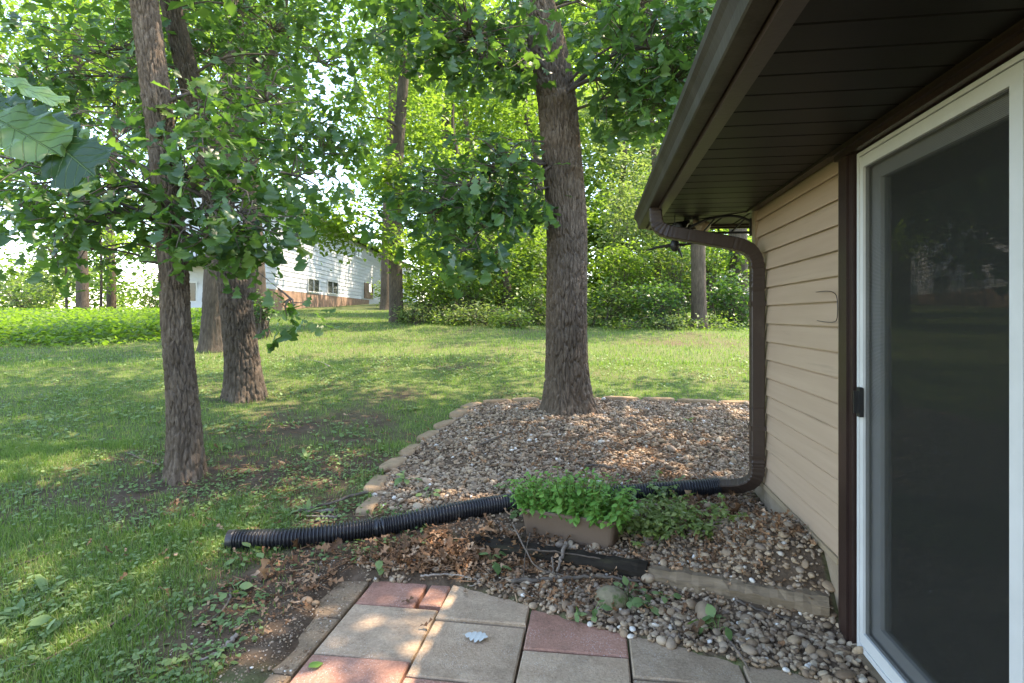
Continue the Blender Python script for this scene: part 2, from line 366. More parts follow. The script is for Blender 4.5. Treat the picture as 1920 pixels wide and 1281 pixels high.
M['soffit'] = surf('soffit_metal', (.008, .0056, .0031), (.0115, .008, .0047), 1.5, .5, .03, 90, .16)
M['shingle'] = surf('roof_shingle', (.10, .085, .07), (.2, .17, .14), 60, .95, .6, 120, .1)
M['white'] = surf('white_vinyl', (.50, .50, .475), (.58, .575, .55), 4, .42, .04, 60, .4, c3=(.50, .49, .46), c3scale=9, c3lo=.62, c3hi=.8)
M['grey_vinyl'] = surf('door_vinyl', (.50, .50, .48), (.57, .57, .55), 4, .45, .03, 60, .35)
M['black'] = surf('black_metal', (.012, .012, .012), (.022, .021, .02), 8, .45, .1, 60, .4)
M['pipe'] = surf('black_plastic', (.012, .012, .014), (.022, .022, .025), 6, .36, .05, 60, .45, c3=(.10, .085, .07), c3scale=7, c3lo=.60, c3hi=.85)
M['planter'] = surf('planter_plastic', (.115, .076, .050), (.145, .098, .068), 5, .55, .12, 60, .3, c3=(.045, .034, .026), c3scale=16, c3lo=.62, c3hi=.72)
M['concrete'] = surf('foundation_concrete', (.25, .185, .125), (.34, .26, .185), 6, .9, .35, 70, .15, c3=(.15, .12, .09), c3scale=4, c3lo=.55, c3hi=.75)
M['timber'] = surf('weathered_timber', (.12, .085, .052), (.24, .175, .115), 9, .85, .5, 60, .2, stretch=(.18, 1, 2.2), c3=(.06, .045, .03), c3scale=8, c3lo=.55, c3hi=.7)
M['timber_dark'] = surf('rotting_timber', (.012, .0095, .007), (.032, .025, .018), 9, .85, .5, 50, .1, stretch=(.2, 1, 2), c3=(.055, .05, .025), c3scale=6, c3lo=.55, c3hi=.75)
M['edge'] = surf('edging_stone', (.22, .15, .09), (.32, .225, .14), 7, .9, .5, 60, .15, c3=(.10, .085, .05), c3scale=6, c3lo=.58, c3hi=.78, dist=.012)
M['boulder'] = surf('boulder_stone', (.17, .12, .08), (.28, .205, .14), 9, .85, .5, 40, .2, dist=.012)
M['moss_stone'] = surf('mossy_stone', (.15, .125, .075), (.25, .205, .13), 10, .85, .5, 45, .2, c3=(.07, .11, .03), c3scale=14, c3lo=.5, c3hi=.62, dist=.012)
def paver_mat(name, c1, c2, fleck):
    m, nt, b = nt_new(name); L = nt.links.new
    tc = nd(nt, 'ShaderNodeTexCoord'); oi = nd(nt, 'ShaderNodeObjectInfo')
    ad = nd(nt, 'ShaderNodeVectorMath', operation='ADD'); sc = nd(nt, 'ShaderNodeVectorMath', operation='SCALE'); sc.inputs[0].default_value = (7.1, 3.3, 1.7); L(oi.outputs['Random'], sc.inputs['Scale'])
    L(tc.outputs['Object'], ad.inputs[0]); L(sc.outputs[0], ad.inputs[1])
    n1 = nd(nt, 'ShaderNodeTexNoise', Scale=5, Detail=6, Roughness=.65); L(ad.outputs[0], n1.inputs['Vector'])
    r0 = ramp(nt, [(.3, c1), (.65, c2)]); L(n1.outputs['Fac'], r0.inputs[0])
    ng = nd(nt, 'ShaderNodeTexNoise', Scale=75, Detail=6, Roughness=.8); L(ad.outputs[0], ng.inputs['Vector']); kg = ramp(nt, [(.3, (.62, .60, .58)), (.55, (1, 1, 1)), (.72, (1.25, 1.24, 1.22))]); L(ng.outputs['Fac'], kg.inputs[0])
    r = nd(nt, 'ShaderNodeMixRGB', blend_type='MULTIPLY'); r.inputs[0].default_value = 1; L(r0.outputs[0], r.inputs[1]); L(kg.outputs[0], r.inputs[2])
    v = nd(nt, 'ShaderNodeTexVoronoi', Scale=110.0); L(ad.outputs[0], v.inputs['Vector'])
    mr = nd(nt, 'ShaderNodeMapRange'); mr.inputs[1].default_value = .28; mr.inputs[2].default_value = .16; L(v.outputs['Distance'], mr.inputs[0])
    n4 = nd(nt, 'ShaderNodeTexNoise', Scale=7, Detail=3); L(ad.outputs[0], n4.inputs['Vector'])
    mr4 = nd(nt, 'ShaderNodeMapRange'); mr4.inputs[1].default_value = .42; mr4.inputs[2].default_value = .62; L(n4.outputs['Fac'], mr4.inputs[0])
    mm = nd(nt, 'ShaderNodeMath', operation='MULTIPLY'); L(mr.outputs[0], mm.inputs[0]); L(mr4.outputs[0], mm.inputs[1])
    mx = nd(nt, 'ShaderNodeMixRGB'); L(mm.outputs[0], mx.inputs[0]); L(r.outputs[0], mx.inputs[1]); mx.inputs[2].default_value = c4(fleck)
    n5 = nd(nt, 'ShaderNodeTexNoise', Scale=3.2, Detail=9, Roughness=.7); L(ad.outputs[0], n5.inputs['Vector'])
    mr5 = nd(nt, 'ShaderNodeMapRange'); mr5.inputs[1].default_value = .50; mr5.inputs[2].default_value = .75; mr5.inputs[4].default_value = .65; L(n5.outputs['Fac'], mr5.inputs[0])
    mx2 = nd(nt, 'ShaderNodeMixRGB'); L(mr5.outputs[0], mx2.inputs[0]); L(mx.outputs[0], mx2.inputs[1]); mx2.inputs[2].default_value = (.11, .075, .05, 1)
    L(mx2.outputs[0], b.inputs['Base Color']); b.inputs['Roughness'].default_value = .85; b.inputs['Specular IOR Level'].default_value = .2
    n6 = nd(nt, 'ShaderNodeTexNoise', Scale=150, Detail=4); L(ad.outputs[0], n6.inputs['Vector'])
    bp = nd(nt, 'ShaderNodeBump', Strength=.8, Distance=.004); L(n6.outputs['Fac'], bp.inputs['Height']); L(bp.outputs[0], b.inputs['Normal'])
    return m
M['paver_tan'] = paver_mat('tan_paver', (.37, .255, .165), (.465, .34, .23), (.50, .44, .36))
M['paver_red'] = paver_mat('red_paver', (.33, .16, .11), (.42, .225, .16), (.50, .40, .36))
M['paver_grey'] = paver_mat('grey_paver', (.31, .22, .145), (.385, .285, .195), (.44, .40, .35))
M['paver_agg'] = paver_mat('aggregate_paver', (.19, .13, .08), (.29, .205, .13), (.50, .42, .30))
M['lap'] = surf('white_lap_siding', (.50, .51, .525), (.58, .59, .60), 2, .6, .04, 60, .25)
M['brick'] = surf('orange_brick', (.24, .15, .105), (.33, .215, .155), 5, .9, .3, 30, .1, c3=(.5, .38, .28), c3scale=2, c3lo=.55, c3hi=.75)
M['dark_glass'] = surf('dark_glass', (.012, .014, .016), (.02, .022, .024), 2, .08, 0, 1, .5)
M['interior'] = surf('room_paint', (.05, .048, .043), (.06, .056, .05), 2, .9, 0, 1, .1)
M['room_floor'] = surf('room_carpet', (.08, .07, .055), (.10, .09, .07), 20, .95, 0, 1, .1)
m, nt, b = nt_new('door_glass'); M['glass'] = m
_g = nd(nt, 'ShaderNodeBsdfGlossy', Roughness=.01); _t = nd(nt, 'ShaderNodeBsdfTransparent'); _t.inputs[0].default_value = (.72, .75, .72, 1); _f = nd(nt, 'ShaderNodeFresnel', IOR=2.0)
_m = nd(nt, 'ShaderNodeMixShader'); nt.links.new(_f.outputs[0], _m.inputs[0]); nt.links.new(_t.outputs[0], _m.inputs[1]); nt.links.new(_g.outputs[0], _m.inputs[2]); nt.links.new(_m.outputs[0], nt.nodes['Material Output'].inputs['Surface'])
m, nt, b = nt_new('insect_screen'); M['screen'] = m      # fine woven mesh: seen as thread and holes
b.inputs['Base Color'].default_value = (.034, .034, .029, 1); b.inputs['Roughness'].default_value = .6; b.inputs['Specular IOR Level'].default_value = .15
_t = nd(nt, 'ShaderNodeBsdfTransparent'); _m = nd(nt, 'ShaderNodeMixShader')
_tc = nd(nt, 'ShaderNodeTexCoord'); _w = nd(nt, 'ShaderNodeTexWave', Scale=60.0, bands_direction='Y'); _w2 = nd(nt, 'ShaderNodeTexWave', Scale=60.0, bands_direction='Z')
nt.links.new(_tc.outputs['Object'], _w.inputs['Vector']); nt.links.new(_tc.outputs['Object'], _w2.inputs['Vector'])
_mx = nd(nt, 'ShaderNodeMath', operation='MAXIMUM'); nt.links.new(_w.outputs['Fac'], _mx.inputs[0]); nt.links.new(_w2.outputs['Fac'], _mx.inputs[1])
_mr = nd(nt, 'ShaderNodeMapRange'); _mr.inputs[1].default_value = .4; _mr.inputs[2].default_value = 1; _mr.inputs[3].default_value = .24; _mr.inputs[4].default_value = .46; nt.links.new(_mx.outputs[0], _mr.inputs[0])
nt.links.new(_mr.outputs[0], _m.inputs[0]); nt.links.new(_t.outputs[0], _m.inputs[1]); nt.links.new(b.outputs[0], _m.inputs[2]); nt.links.new(_m.outputs[0], nt.nodes['Material Output'].inputs['Surface'])

# ------------------------------------------------------------------ ground
EDGE_PX = [(694, 948), (706, 908), (738, 872), (770, 845), (803, 818), (834, 796), (862, 776), (884, 762)]
EDGE_W = [G(*p) for p in EDGE_PX]
REAR_PX = [(905, 757), (960, 753), (1010, 750), (1130, 748), (1200, 750), (1270, 753), (1345, 756), (1420, 760)]
REAR_W = [G(*p) for p in REAR_PX]
BED = [tuple(p[:2]) for p in EDGE_W] + [tuple(p[:2]) for p in REAR_W] + [(3.2, REAR_W[-1][1]), (3.2, 4.2), (1.06, 4.2), (1.06, 2.28), (.58, 2.40), (.14, 2.54), (-.31, 2.72), (-.75, 2.90), (-1.17, 2.86), (-1.30, 3.0), (-.8, 3.25), (-1.1, 3.55)]
SOIL = [(G(600, 800), 1.0, .62), (G(480, 800), .7, .4), (G(520, 890), .7, .75), (G(640, 880), .6, .8), (G(330, 905), .45, .8), (G(650, 1090), .45, 1.0), (G(540, 1120), .35, .9), (G(600, 1180), .35, 1.0), (G(430, 1180), .4, .35),
        (G(760, 1040), .5, 1.0), (G(700, 960), .35, .8), (G(100, 930), .45, .5), (G(190, 1000), .3, .5), (G(1066, 765), .7, .6), (G(460, 745), .6, .6), (G(840, 690), .5, .45), (G(700, 740), .6, .5), (G(240, 860), .4, .5), (G(1300, 640), 1.2, .6), (G(1000, 620), 1.2, .3)]
def grass_mask(x, y):
    s = np.zeros(np.shape(x))
    for p, r, a in SOIL:
        s = s + a * np.exp(-((x - p[0]) ** 2 + (y - p[1]) ** 2) / (r * r))
    n = fbm(x * 1.7, y * 1.7, 21, 4)
    n2 = fbm(x * 5, y * 5, 31, 3)
    return np.clip(1.1 - s * 1.0 + (n - .5) * 1.3 + (n2 - .5) * .7 - .15, 0, 1)
def axis(lo, f0, f1, hi, step, g=1.14):
    a = list(np.arange(f0, f1 + 1e-6, step)); s = step; v = f1
    while v < hi: s *= g; v += s; a.append(v)
    s = step; v = f0
    while v > lo: s *= g; v -= s; a.insert(0, v)
    return np.array(a)
gx = axis(-260, -5.0, 1.5, 260, .05); gy = axis(-40, 1.6, 7.0, 330, .05)
X, Y = np.meshgrid(gx, gy)
Z = gh(X, Y)
GBm = inpoly(X, Y, BED)
Z = Z + (fbm(X * 9, Y * 9, 41, 3) - .5) * .02 * sm((X + 7) / 2) * ((X > -1.35) | (Y > 2.6) | (X < -1.5))
mb = MB(); nx = len(gx); ny = len(gy)
i = np.arange(ny - 1)[:, None]; j = np.arange(nx - 1)[None]
mb.add(np.stack([X, Y, Z], -1).reshape(-1, 3), np.stack([i * nx + j, i * nx + j + 1, (i + 1) * nx + j + 1, (i + 1) * nx + j], -1).reshape(-1, 4), (grass_mask(X, Y) * (~GBm)).ravel())
m, nt, b = nt_new('lawn_ground'); L = nt.links.new; M['ground'] = m
tc = nd(nt, 'ShaderNodeTexCoord'); at = nd(nt, 'ShaderNodeAttribute', attribute_name='rnd')
n1 = nd(nt, 'ShaderNodeTexNoise', Scale=9, Detail=8, Roughness=.7); L(tc.outputs['Object'], n1.inputs['Vector'])
soil = ramp(nt, [(.3, (.055, .037, .024)), (.55, (.10, .068, .045)), (.75, (.155, .112, .076))]); L(n1.outputs['Fac'], soil.inputs[0])
n2 = nd(nt, 'ShaderNodeTexNoise', Scale=22, Detail=8, Roughness=.7); L(tc.outputs['Object'], n2.inputs['Vector'])
grs = ramp(nt, [(.3, (.055, .07, .028)), (.5, (.09, .115, .04)), (.7, (.15, .16, .07))]); L(n2.outputs['Fac'], grs.inputs[0])
mx = nd(nt, 'ShaderNodeMixRGB'); L(at.outputs['Fac'], mx.inputs[0]); L(soil.outputs[0], mx.inputs[1]); L(grs.outputs[0], mx.inputs[2])
L(mx.outputs[0], b.inputs['Base Color']); b.inputs['Roughness'].default_value = .95; b.inputs['Specular IOR Level'].default_value = .1
n3 = nd(nt, 'ShaderNodeTexNoise', Scale=35, Detail=6); L(tc.outputs['Object'], n3.inputs['Vector'])
bp = nd(nt, 'ShaderNodeBump', Strength=.8, Distance=.02); L(n3.outputs['Fac'], bp.inputs['Height']); L(bp.outputs[0], b.inputs['Normal'])
tag(mb.build('ground', M['ground'], None, True), 'shaded backyard lawn with bare soil sloping gently uphill', kind='structure')

# ------------------------------------------------------------------ patio of square pavers
patio = empty('patio', (0, 2.2, 0), 'patio of square tan and red pavers by the sliding door', kind='structure')
mb = MB(); box(mb, -1.55, 1.02, -2.0, 3.0, -.12, -.048); mb.build('bedding', M['soil'], patio)
CX = [-1.157, -.732, -.306, .137, .572, 1.01]
def paver(x0, x1, y0, y1, mt, dz=0):
    mb = MB(); chbox(mb, x0 + .005, x1 - .005, y0 + .005, y1 - .005, -.046, dz, .006)
    V = mb.v[0]; cx, cy = (x0 + x1) / 2, (y0 + y1) / 2
    V[:, 2] += (V[:, 0] - cx) * random.uniform(-.012, .012) + (V[:, 1] - cy) * random.uniform(-.012, .012)
    a = random.uniform(-.008, .008); dx, dy = V[:, 0] - cx, V[:, 1] - cy
    V[:, 0] = cx + dx - a * dy; V[:, 1] = cy + dy + a * dx
    return mb.build('paver', M[mt], patio)
OFFY = [2.23, 2.143, 2.39, 2.258, 2.2]
PAT = [['tan', 'red', 'tan', 'red', 'tan'], ['tan', 'tan', 'red', 'tan', 'red'], ['red', 'tan', 'tan', 'red', 'tan'], ['grey', 'grey', 'tan', 'red', 'tan'], ['grey', 'tan', 'red', 'tan', 'tan']]
for c in range(5):
    p = .425; y0 = OFFY[c]
    names = PAT[c]
    up = names[0]
    paver(CX[c], CX[c + 1], y0, y0 + p - .01, 'paver_' + up, random.uniform(-.004, .006))
    if c == 0:
        paver(CX[0], CX[0] + .30, y0 + p - .01, y0 + 2 * p, 'paver_red', .002); paver(CX[0] + .31, CX[1], y0 + p + .02, y0 + 2 * p, 'paver_red', 0)
    elif c == 1: paver(CX[c], CX[c + 1], y0 + p - .01, y0 + 2 * p - .02, 'paver_tan', .008)
    elif c == 3: pass
    for k in range(1, 8):
        nm = names[k % 5] if k < 5 else random.choice(['tan', 'red', 'grey'])
        if c == 0 and k == 1: nm = 'red'
        if c == 1 and k == 1: nm = 'red'
        if c == 2 and k == 1: nm = 'tan'
        paver(CX[c], CX[c + 1], y0 - k * p, y0 - (k - 1) * p, 'paver_' + nm, random.uniform(-.006, .004))
for k in range(7):
    paver(-1.585, -1.165, 2.52 - k * .425, 2.52 - (k - 1) * .425, 'paver_agg', -.004)
# ------------------------------------------------------------------ gravel bed
bed = empty('gravel_bed', (0, 4.5, .2), 'bed of rounded tan river pebbles around the large oak and along the wall', kind='structure')
def ico():
    import bmesh
    out = []
    for sub in (1, 2):
        bm = bmesh.new(); bmesh.ops.create_icosphere(bm, subdivisions=sub, radius=1)
        V = np.array([v.co[:] for v in bm.verts]); bm.verts.index_update(); Fc = np.array([[v.index for v in f.verts] for f in bm.faces]); bm.free(); out.append((V, Fc))
    return out
ICO1, ICO2 = ico()
def rot_rand(n, tilt=.5):
    az = rng.uniform(0, 6.283, n); a = rng.normal(0, tilt, n); c = rng.normal(0, tilt, n)
    return leafM(az, a, c, np.ones(n))
def lumpy(V, k, s=0):
    n = V / np.linalg.norm(V, axis=1)[:, None]
    r = np.random.default_rng(s); out = V.copy(); f = np.ones(len(V))
    for _ in range(5):
        d = unit(r.normal(size=3)); f += k * np.clip(n @ d, -1, 1) ** 2 * r.uniform(-1, 1)
    return out * f[:, None]
N = 112000
px_ = rng.uniform(-2.2, 2.6, N); py_ = rng.uniform(2.2, 8.2, N)
ok = inpoly(px_, py_, BED); px_, py_ = px_[ok], py_[ok]
u_, v_, t_ = pix_of(np.stack([px_, py_, gh(px_, py_)], 1))
ok = (u_ < 1960) & (u_ > 500); px_, py_, t_, u_, v_ = px_[ok], py_[ok], t_[ok], u_[ok], v_[ok]
sdp = (px_ - TA[0]) * TN[0] + (py_ - TA[1]) * TN[1]
keep = rng.random(len(px_)) < np.where(t_ > 4.6, .68, 1) * np.where(sdp > .6, .85, np.where(sdp > 0, .75, .85)) * np.where(fbm(px_ * 2.2, py_ * 2.2, 5) < .36, .45, 1) * np.where((np.hypot(px_ + .75, py_ - 3.3) < .45), .15, 1)
px_, py_, t_, sdp = px_[keep], py_[keep], t_[keep], sdp[keep]
n = len(px_)
rad = np.exp(rng.normal(math.log(.0098), .36, n)); rad = np.where(sdp < 0, rad * 1.0, rad)
zz = gh(px_, py_) + rad * rng.uniform(.15, .75, n)
Ms = rot_rand(n, .35) * rad[:, None, None] * np.stack([rng.uniform(1.0, 1.5, n), rng.uniform(.8, 1.1, n), rng.uniform(.5, .8, n)], 1)[:, None, :]
rn = rng.random(n); T_ = np.stack([px_, py_, zz], 1)
upx, vpx, tt = pix_of(T_)
app = np.where((upx > 0) & (upx < 1600) & (vpx < 1281) & (vpx > 0), rad / tt, 0)
order = np.argsort(-app); top = order[:300]; rest = order[300:]
pm = []
for k in range(8):
    mbp = MB(); mbp.add(lumpy(ICO2[0], .16, k), ICO2[1], 0.0); pm.append(mbp.mesh('pebble', M['pebble'], (0, 0, 0), True))
for q, idx in enumerate(top): place('pebble', pm[q % 8], bed, T_[idx], Ms[idx])
mb = MB(); near = rest[tt[rest] < 2.75]; far = rest[tt[rest] >= 2.75]
for k in range(3):
    a = near[k::3]; mb.inst(lumpy(ICO2[0], .16, 20 + k), ICO2[1], Ms[a], T_[a], rn[a])
    a = far[k::3]; mb.inst(lumpy(ICO1[0], .16, 30 + k), ICO1[1], Ms[a], T_[a], rn[a])
n2 = 9000; kx = rng.uniform(-1.5, 1.6, n2); ky = rng.uniform(2.3, 5.2, n2); ok = inpoly(kx, ky, BED); kx, ky = kx[ok], ky[ok]; n2 = len(kx)
mb.inst(ICO1[0], ICO1[1], rot_rand(n2, .4) * rng.uniform(.003, .0075, n2)[:, None, None], np.stack([kx, ky, gh(kx, ky) + .002], 1), rng.random(n2) * .85)
tag(mb.build('pebbles', M['pebble'], bed, True), kind='stuff')
print('pebbles', n)

# ------------------------------------------------------------------ stone edging of the bed
edging = empty('garden_edging', EDGE_W[4], 'curved row of tan edging stones between lawn and gravel bed', 'edging')
def stone(mb, c, ax, half, s=0):
    V = ICO2[0].copy(); V = np.sign(V) * np.abs(V) ** .34; V = lumpy(V, .07, s)
    a = unit(np.array([ax[0], ax[1], 0])); b_ = np.array([-a[1], a[0], 0])
    P = V[:, :1] * half[0] * a + V[:, 1:2] * half[1] * b_ + V[:, 2:] * half[2] * np.array([0, 0, 1.0])
    mb.add(P + c, ICO2[1]); return mb
for k, p in enumerate(EDGE_W):
    q = EDGE_W[min(k + 1, len(EDGE_W) - 1)] - EDGE_W[max(k - 1, 0)]
    ln = np.linalg.norm(q[:2]) / (2 if 0 < k < len(EDGE_W) - 1 else 1)
    c = p + np.array([0, 0, random.uniform(-.016, -.002)])
    stone(MB(), c, q + np.array([random.uniform(-.1, .1), 0, 0]), (min(.185, ln * .47), .062 + random.uniform(-.01, .012), .045), k).build('edging_stone', M['edge'], edging, True)
for k in range(len(REAR_W) - 1):
    if k == 2: continue
    a, b_ = REAR_W[k], REAR_W[k + 1]; nn = max(1, int(round(np.linalg.norm(b_ - a) / .33)))
    for q in range(nn):
        p = a + (b_ - a) * (q + .5) / nn; p[2] = gh(p[0], p[1]) + .0
        stone(MB(), p, b_ - a, (np.linalg.norm(b_ - a) / nn * .5, .06, .04), 40 + k * 3 + q).build('edging_stone', M['edge'], edging, True)

# ------------------------------------------------------------------ the tan house
WX = 1.065; CY = 4.15; SZ = 2.11
house = empty('house', (WX, 1.0, 0), 'tan sided house with dark brown eaves and a sliding patio door', 'house')
wall = MB()
box(wall, WX + .02, WX + .16, 2.60, CY - .02, .28, SZ + .05); box(wall, WX + .02, WX + .16, -3.0, .66, .0, SZ + .05); box(wall, WX + .02, WX + .16, .66, 2.60, 2.06, SZ + .05)
box(wall, WX + .16, 6.0, CY - .16, CY - .02, .1, SZ + .05)
wall = wall.build('wall', M['tan_trim'], house)
exp_ = .114
def sboard(x, y0, y1, z0, z1):
    P = [(.004, z0 + .004), (-.016, z0), (-.017, z0 + .006), (-.004, z1 - .012), (.004, z1), (.012, z1)]
    V = [(x + .02 + a, y, z) for y in (y0, y1) for a, z in P]; k = len(P)
    return MB().add(V, [(i, (i + 1) % k, k + (i + 1) % k, k + i) for i in range(k)] + [tuple(range(k - 1, -1, -1)), tuple(range(k, 2 * k))])
z = .315
while z < SZ - .01:
    z1 = min(z + exp_, SZ)
    sboard(WX, 2.725, CY - .055, z, z1).build('siding_board', M['siding'], wall)
    sboard(WX, -3.0, .54, z, z1).build('siding_board', M['siding'], wall)
    z += exp_
mb = MB(); box(mb, WX - .005, WX + .022, 2.735, CY - .055, .285, .313); mb.build('starter_strip', M['tan_trim'], wall)
mb = MB(); box(mb, WX - .004, WX + .02, CY - .075, CY, .29, SZ); box(mb, WX + .02, WX + .09, CY - .018, CY + .004, .29, SZ); mb.build('corner_post', M['tan_trim'], house)
mb = MB(); box(mb, WX - .002, WX + .018, 2.708, 2.735, .29, SZ); mb.build('siding_channel', M['tan_trim'], house)
mb = MB(); box(mb, WX + .012, WX + .15, 2.60, CY - .01, -.15, .295); box(mb, WX + .15, 6, CY - .15, CY - .01, -.15, .2); mb.build('foundation', M['concrete'], house)
mb = MB(); box(mb, WX - .012, WX + .03, 2.567, 2.705, .02, SZ - .03); box(mb, WX - .022, WX - .012, 2.60, 2.65, .02, SZ - .03)
mb.build('door_casing', M['brown_trim'], house); mb = MB(); box(mb, WX - .012, WX + .03, .55, .69, .02, SZ - .03); mb.build('door_casing', M['brown_trim'], house)
mb = MB(); box(mb, WX - .03, WX + .03, .55, 2.705, 2.062, SZ - .006); box(mb, WX - .045, WX - .03, .5, 2.71, 2.085, 2.10); mb.build('door_header', M['brown_trim'], house)
def onwall(px, py):
    d = dirv(px, py); t = (WX - .016) / d[0]; return np.array([0, 0, CAMZ]) + d * t
mb = MB(); tube(mb, resample([onwall(*p) for p in [(1530, 548), (1552, 546), (1566, 551), (1570, 565), (1570, 592), (1566, 603), (1548, 604), (1532, 601)]], 30), .0019, 5); mb.build('wire', M['brown_trim'], house)
# roof, eave, gutter : eave lines at x = EX and y = EY (hip corner)
EX = .43; EY = 4.79
def lrun(mb, prof, close=True):
    k = len(prof)
    st = [[(EX - o, -3.0, z) for o, z in prof], [(EX - o, EY + o, z) for o, z in prof], [(6.0, EY + o, z) for o, z in prof]]
    V = [p for s_ in st for p in s_]
    Fq = [(i * k + j, i * k + (j + 1) % k, (i + 1) * k + (j + 1) % k, (i + 1) * k + j) for i in range(2) for j in range(k if close else k - 1)]
    if close: Fq += [tuple(range(k - 1, -1, -1)), tuple(range(2 * k, 3 * k))]
    return mb.add(V, Fq)
lrun(MB(), [(0, 2.085), (.018, 2.085), (.018, 2.255), (0, 2.255)]).build('fascia', M['brown'], house)
gut = lrun(MB(), [(.02, 2.235), (.02, 2.112), (.024, 2.105), (.078, 2.105), (.083, 2.110), (.087, 2.150), (.100, 2.178), (.112, 2.195), (.114, 2.222), (.108, 2.228), (.104, 2.226), (.104, 2.198), (.092, 2.180), (.080, 2.152), (.076, 2.112), (.026, 2.112), (.025, 2.235)]).build('gutter', M['gutter'], house)
# soffit panels across the eave, then the far eave beyond the corner
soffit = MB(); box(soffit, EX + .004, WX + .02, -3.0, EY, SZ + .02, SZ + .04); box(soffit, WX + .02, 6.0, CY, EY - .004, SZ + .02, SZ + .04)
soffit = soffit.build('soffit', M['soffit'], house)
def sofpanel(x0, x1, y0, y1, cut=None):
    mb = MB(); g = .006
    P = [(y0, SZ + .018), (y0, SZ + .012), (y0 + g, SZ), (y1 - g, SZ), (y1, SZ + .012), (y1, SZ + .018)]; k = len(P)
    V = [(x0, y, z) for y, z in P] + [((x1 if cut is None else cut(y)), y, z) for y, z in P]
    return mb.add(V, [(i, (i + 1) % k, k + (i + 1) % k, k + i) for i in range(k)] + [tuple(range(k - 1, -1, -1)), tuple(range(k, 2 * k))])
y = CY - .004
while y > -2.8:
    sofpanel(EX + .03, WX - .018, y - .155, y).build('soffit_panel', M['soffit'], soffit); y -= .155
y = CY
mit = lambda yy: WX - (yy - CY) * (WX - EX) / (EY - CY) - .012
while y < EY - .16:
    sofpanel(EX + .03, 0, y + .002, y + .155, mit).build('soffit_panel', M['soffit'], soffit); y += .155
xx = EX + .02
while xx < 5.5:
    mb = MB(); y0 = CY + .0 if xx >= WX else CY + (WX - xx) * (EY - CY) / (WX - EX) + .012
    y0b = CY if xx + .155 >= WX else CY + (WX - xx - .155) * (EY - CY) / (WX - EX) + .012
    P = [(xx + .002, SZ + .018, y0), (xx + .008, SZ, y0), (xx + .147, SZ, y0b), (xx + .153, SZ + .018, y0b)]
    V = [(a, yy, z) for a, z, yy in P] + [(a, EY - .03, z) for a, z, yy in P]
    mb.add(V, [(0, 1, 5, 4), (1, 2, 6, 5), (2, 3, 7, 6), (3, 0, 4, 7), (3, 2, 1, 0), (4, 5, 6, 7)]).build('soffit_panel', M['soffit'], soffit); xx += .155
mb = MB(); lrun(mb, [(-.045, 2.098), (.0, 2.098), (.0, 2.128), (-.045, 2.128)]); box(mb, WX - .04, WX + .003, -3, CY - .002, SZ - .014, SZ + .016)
V = np.array([(WX - .012, CY, SZ - .006), (WX + .012, CY, SZ - .006), (EX + .06, EY - .04, SZ - .006), (EX + .035, EY - .04, SZ - .006)]); V2 = V + np.array([0, 0, .02])
mb.add(np.concatenate([V, V2]), BOXF); mb.build('soffit_trim', M['brown'], house)
mb = MB(); rows = 14; sl = .36
for r_ in range(rows):
    o0 = .06 - r_ * .15; o1 = o0 - .16; za = 2.262 + (.06 - o0) * sl + .012; zb = 2.262 + (.06 - o1) * sl + .004
    lrun(mb, [(o0, za - .014), (o0, za), (o1, zb), (o1, zb - .014)])
roof = mb.build('roof', M['shingle'], house)
mb = MB(); lrun(mb, [(.075, 2.236), (.085, 2.250), (-.02, 2.262), (-.02, 2.246)]); mb.build('drip_edge', M['brown'], roof)
# downspout
def rrect(w, h, c=.006): return [(-w + c, -h), (w - c, -h), (w, -h + c), (w, h - c), (w - c, h), (-w + c, h), (-w, h - c), (-w, -h + c)]
ds = resample([(.395, 3.93, 2.115), (.395, 3.93, 2.05), (.41, 3.927, 1.985), (.47, 3.92, 1.945), (.60, 3.905, 1.915), (.75, 3.892, 1.883), (.88, 3.88, 1.853), (.955, 3.872, 1.825), (1.0, 3.868, 1.775), (1.018, 3.866, 1.70), (1.02, 3.865, 1.55), (1.02, 3.865, 1.2), (1.02, 3.865, .8), (1.02, 3.865, .5), (1.02, 3.866, .42), (1.012, 3.873, .36), (.985, 3.895, .315), (.945, 3.93, .285), (.89, 3.98, .262), (.81, 4.05, .243)], 420)
prof = np.array(rrect(.041, .030)); nP = len(ds)
bend = np.linalg.norm(np.gradient(np.gradient(ds, axis=0), axis=0), axis=1); bend = bend / bend.max()
k_ = 1 + .075 * np.sin(np.arange(nP) * 1.3) * np.clip(bend * 4, 0, 1)
sp = MB(); sweep(sp, ds, prof[None] * k_[:, None, None]); spout = sp.build('downspout', M['brown'], house)
mb = MB()
for y_ in (-.018, 0, .018): box(mb, 1.02 - .0435, 1.02 - .040, 3.865 + y_ - .004, 3.865 + y_ + .004, .45, 1.66)
mb.build('rib', M['brown'], spout)
for zz_ in (1.45, .66):
    mb = MB(); box(mb, .974, 1.065, 3.829, 3.833, zz_, zz_ + .03); box(mb, .974, 1.065, 3.897, 3.901, zz_, zz_ + .03); box(mb, .972, .976, 3.829, 3.901, zz_, zz_ + .03); mb.build('strap', M['brown'], spout)
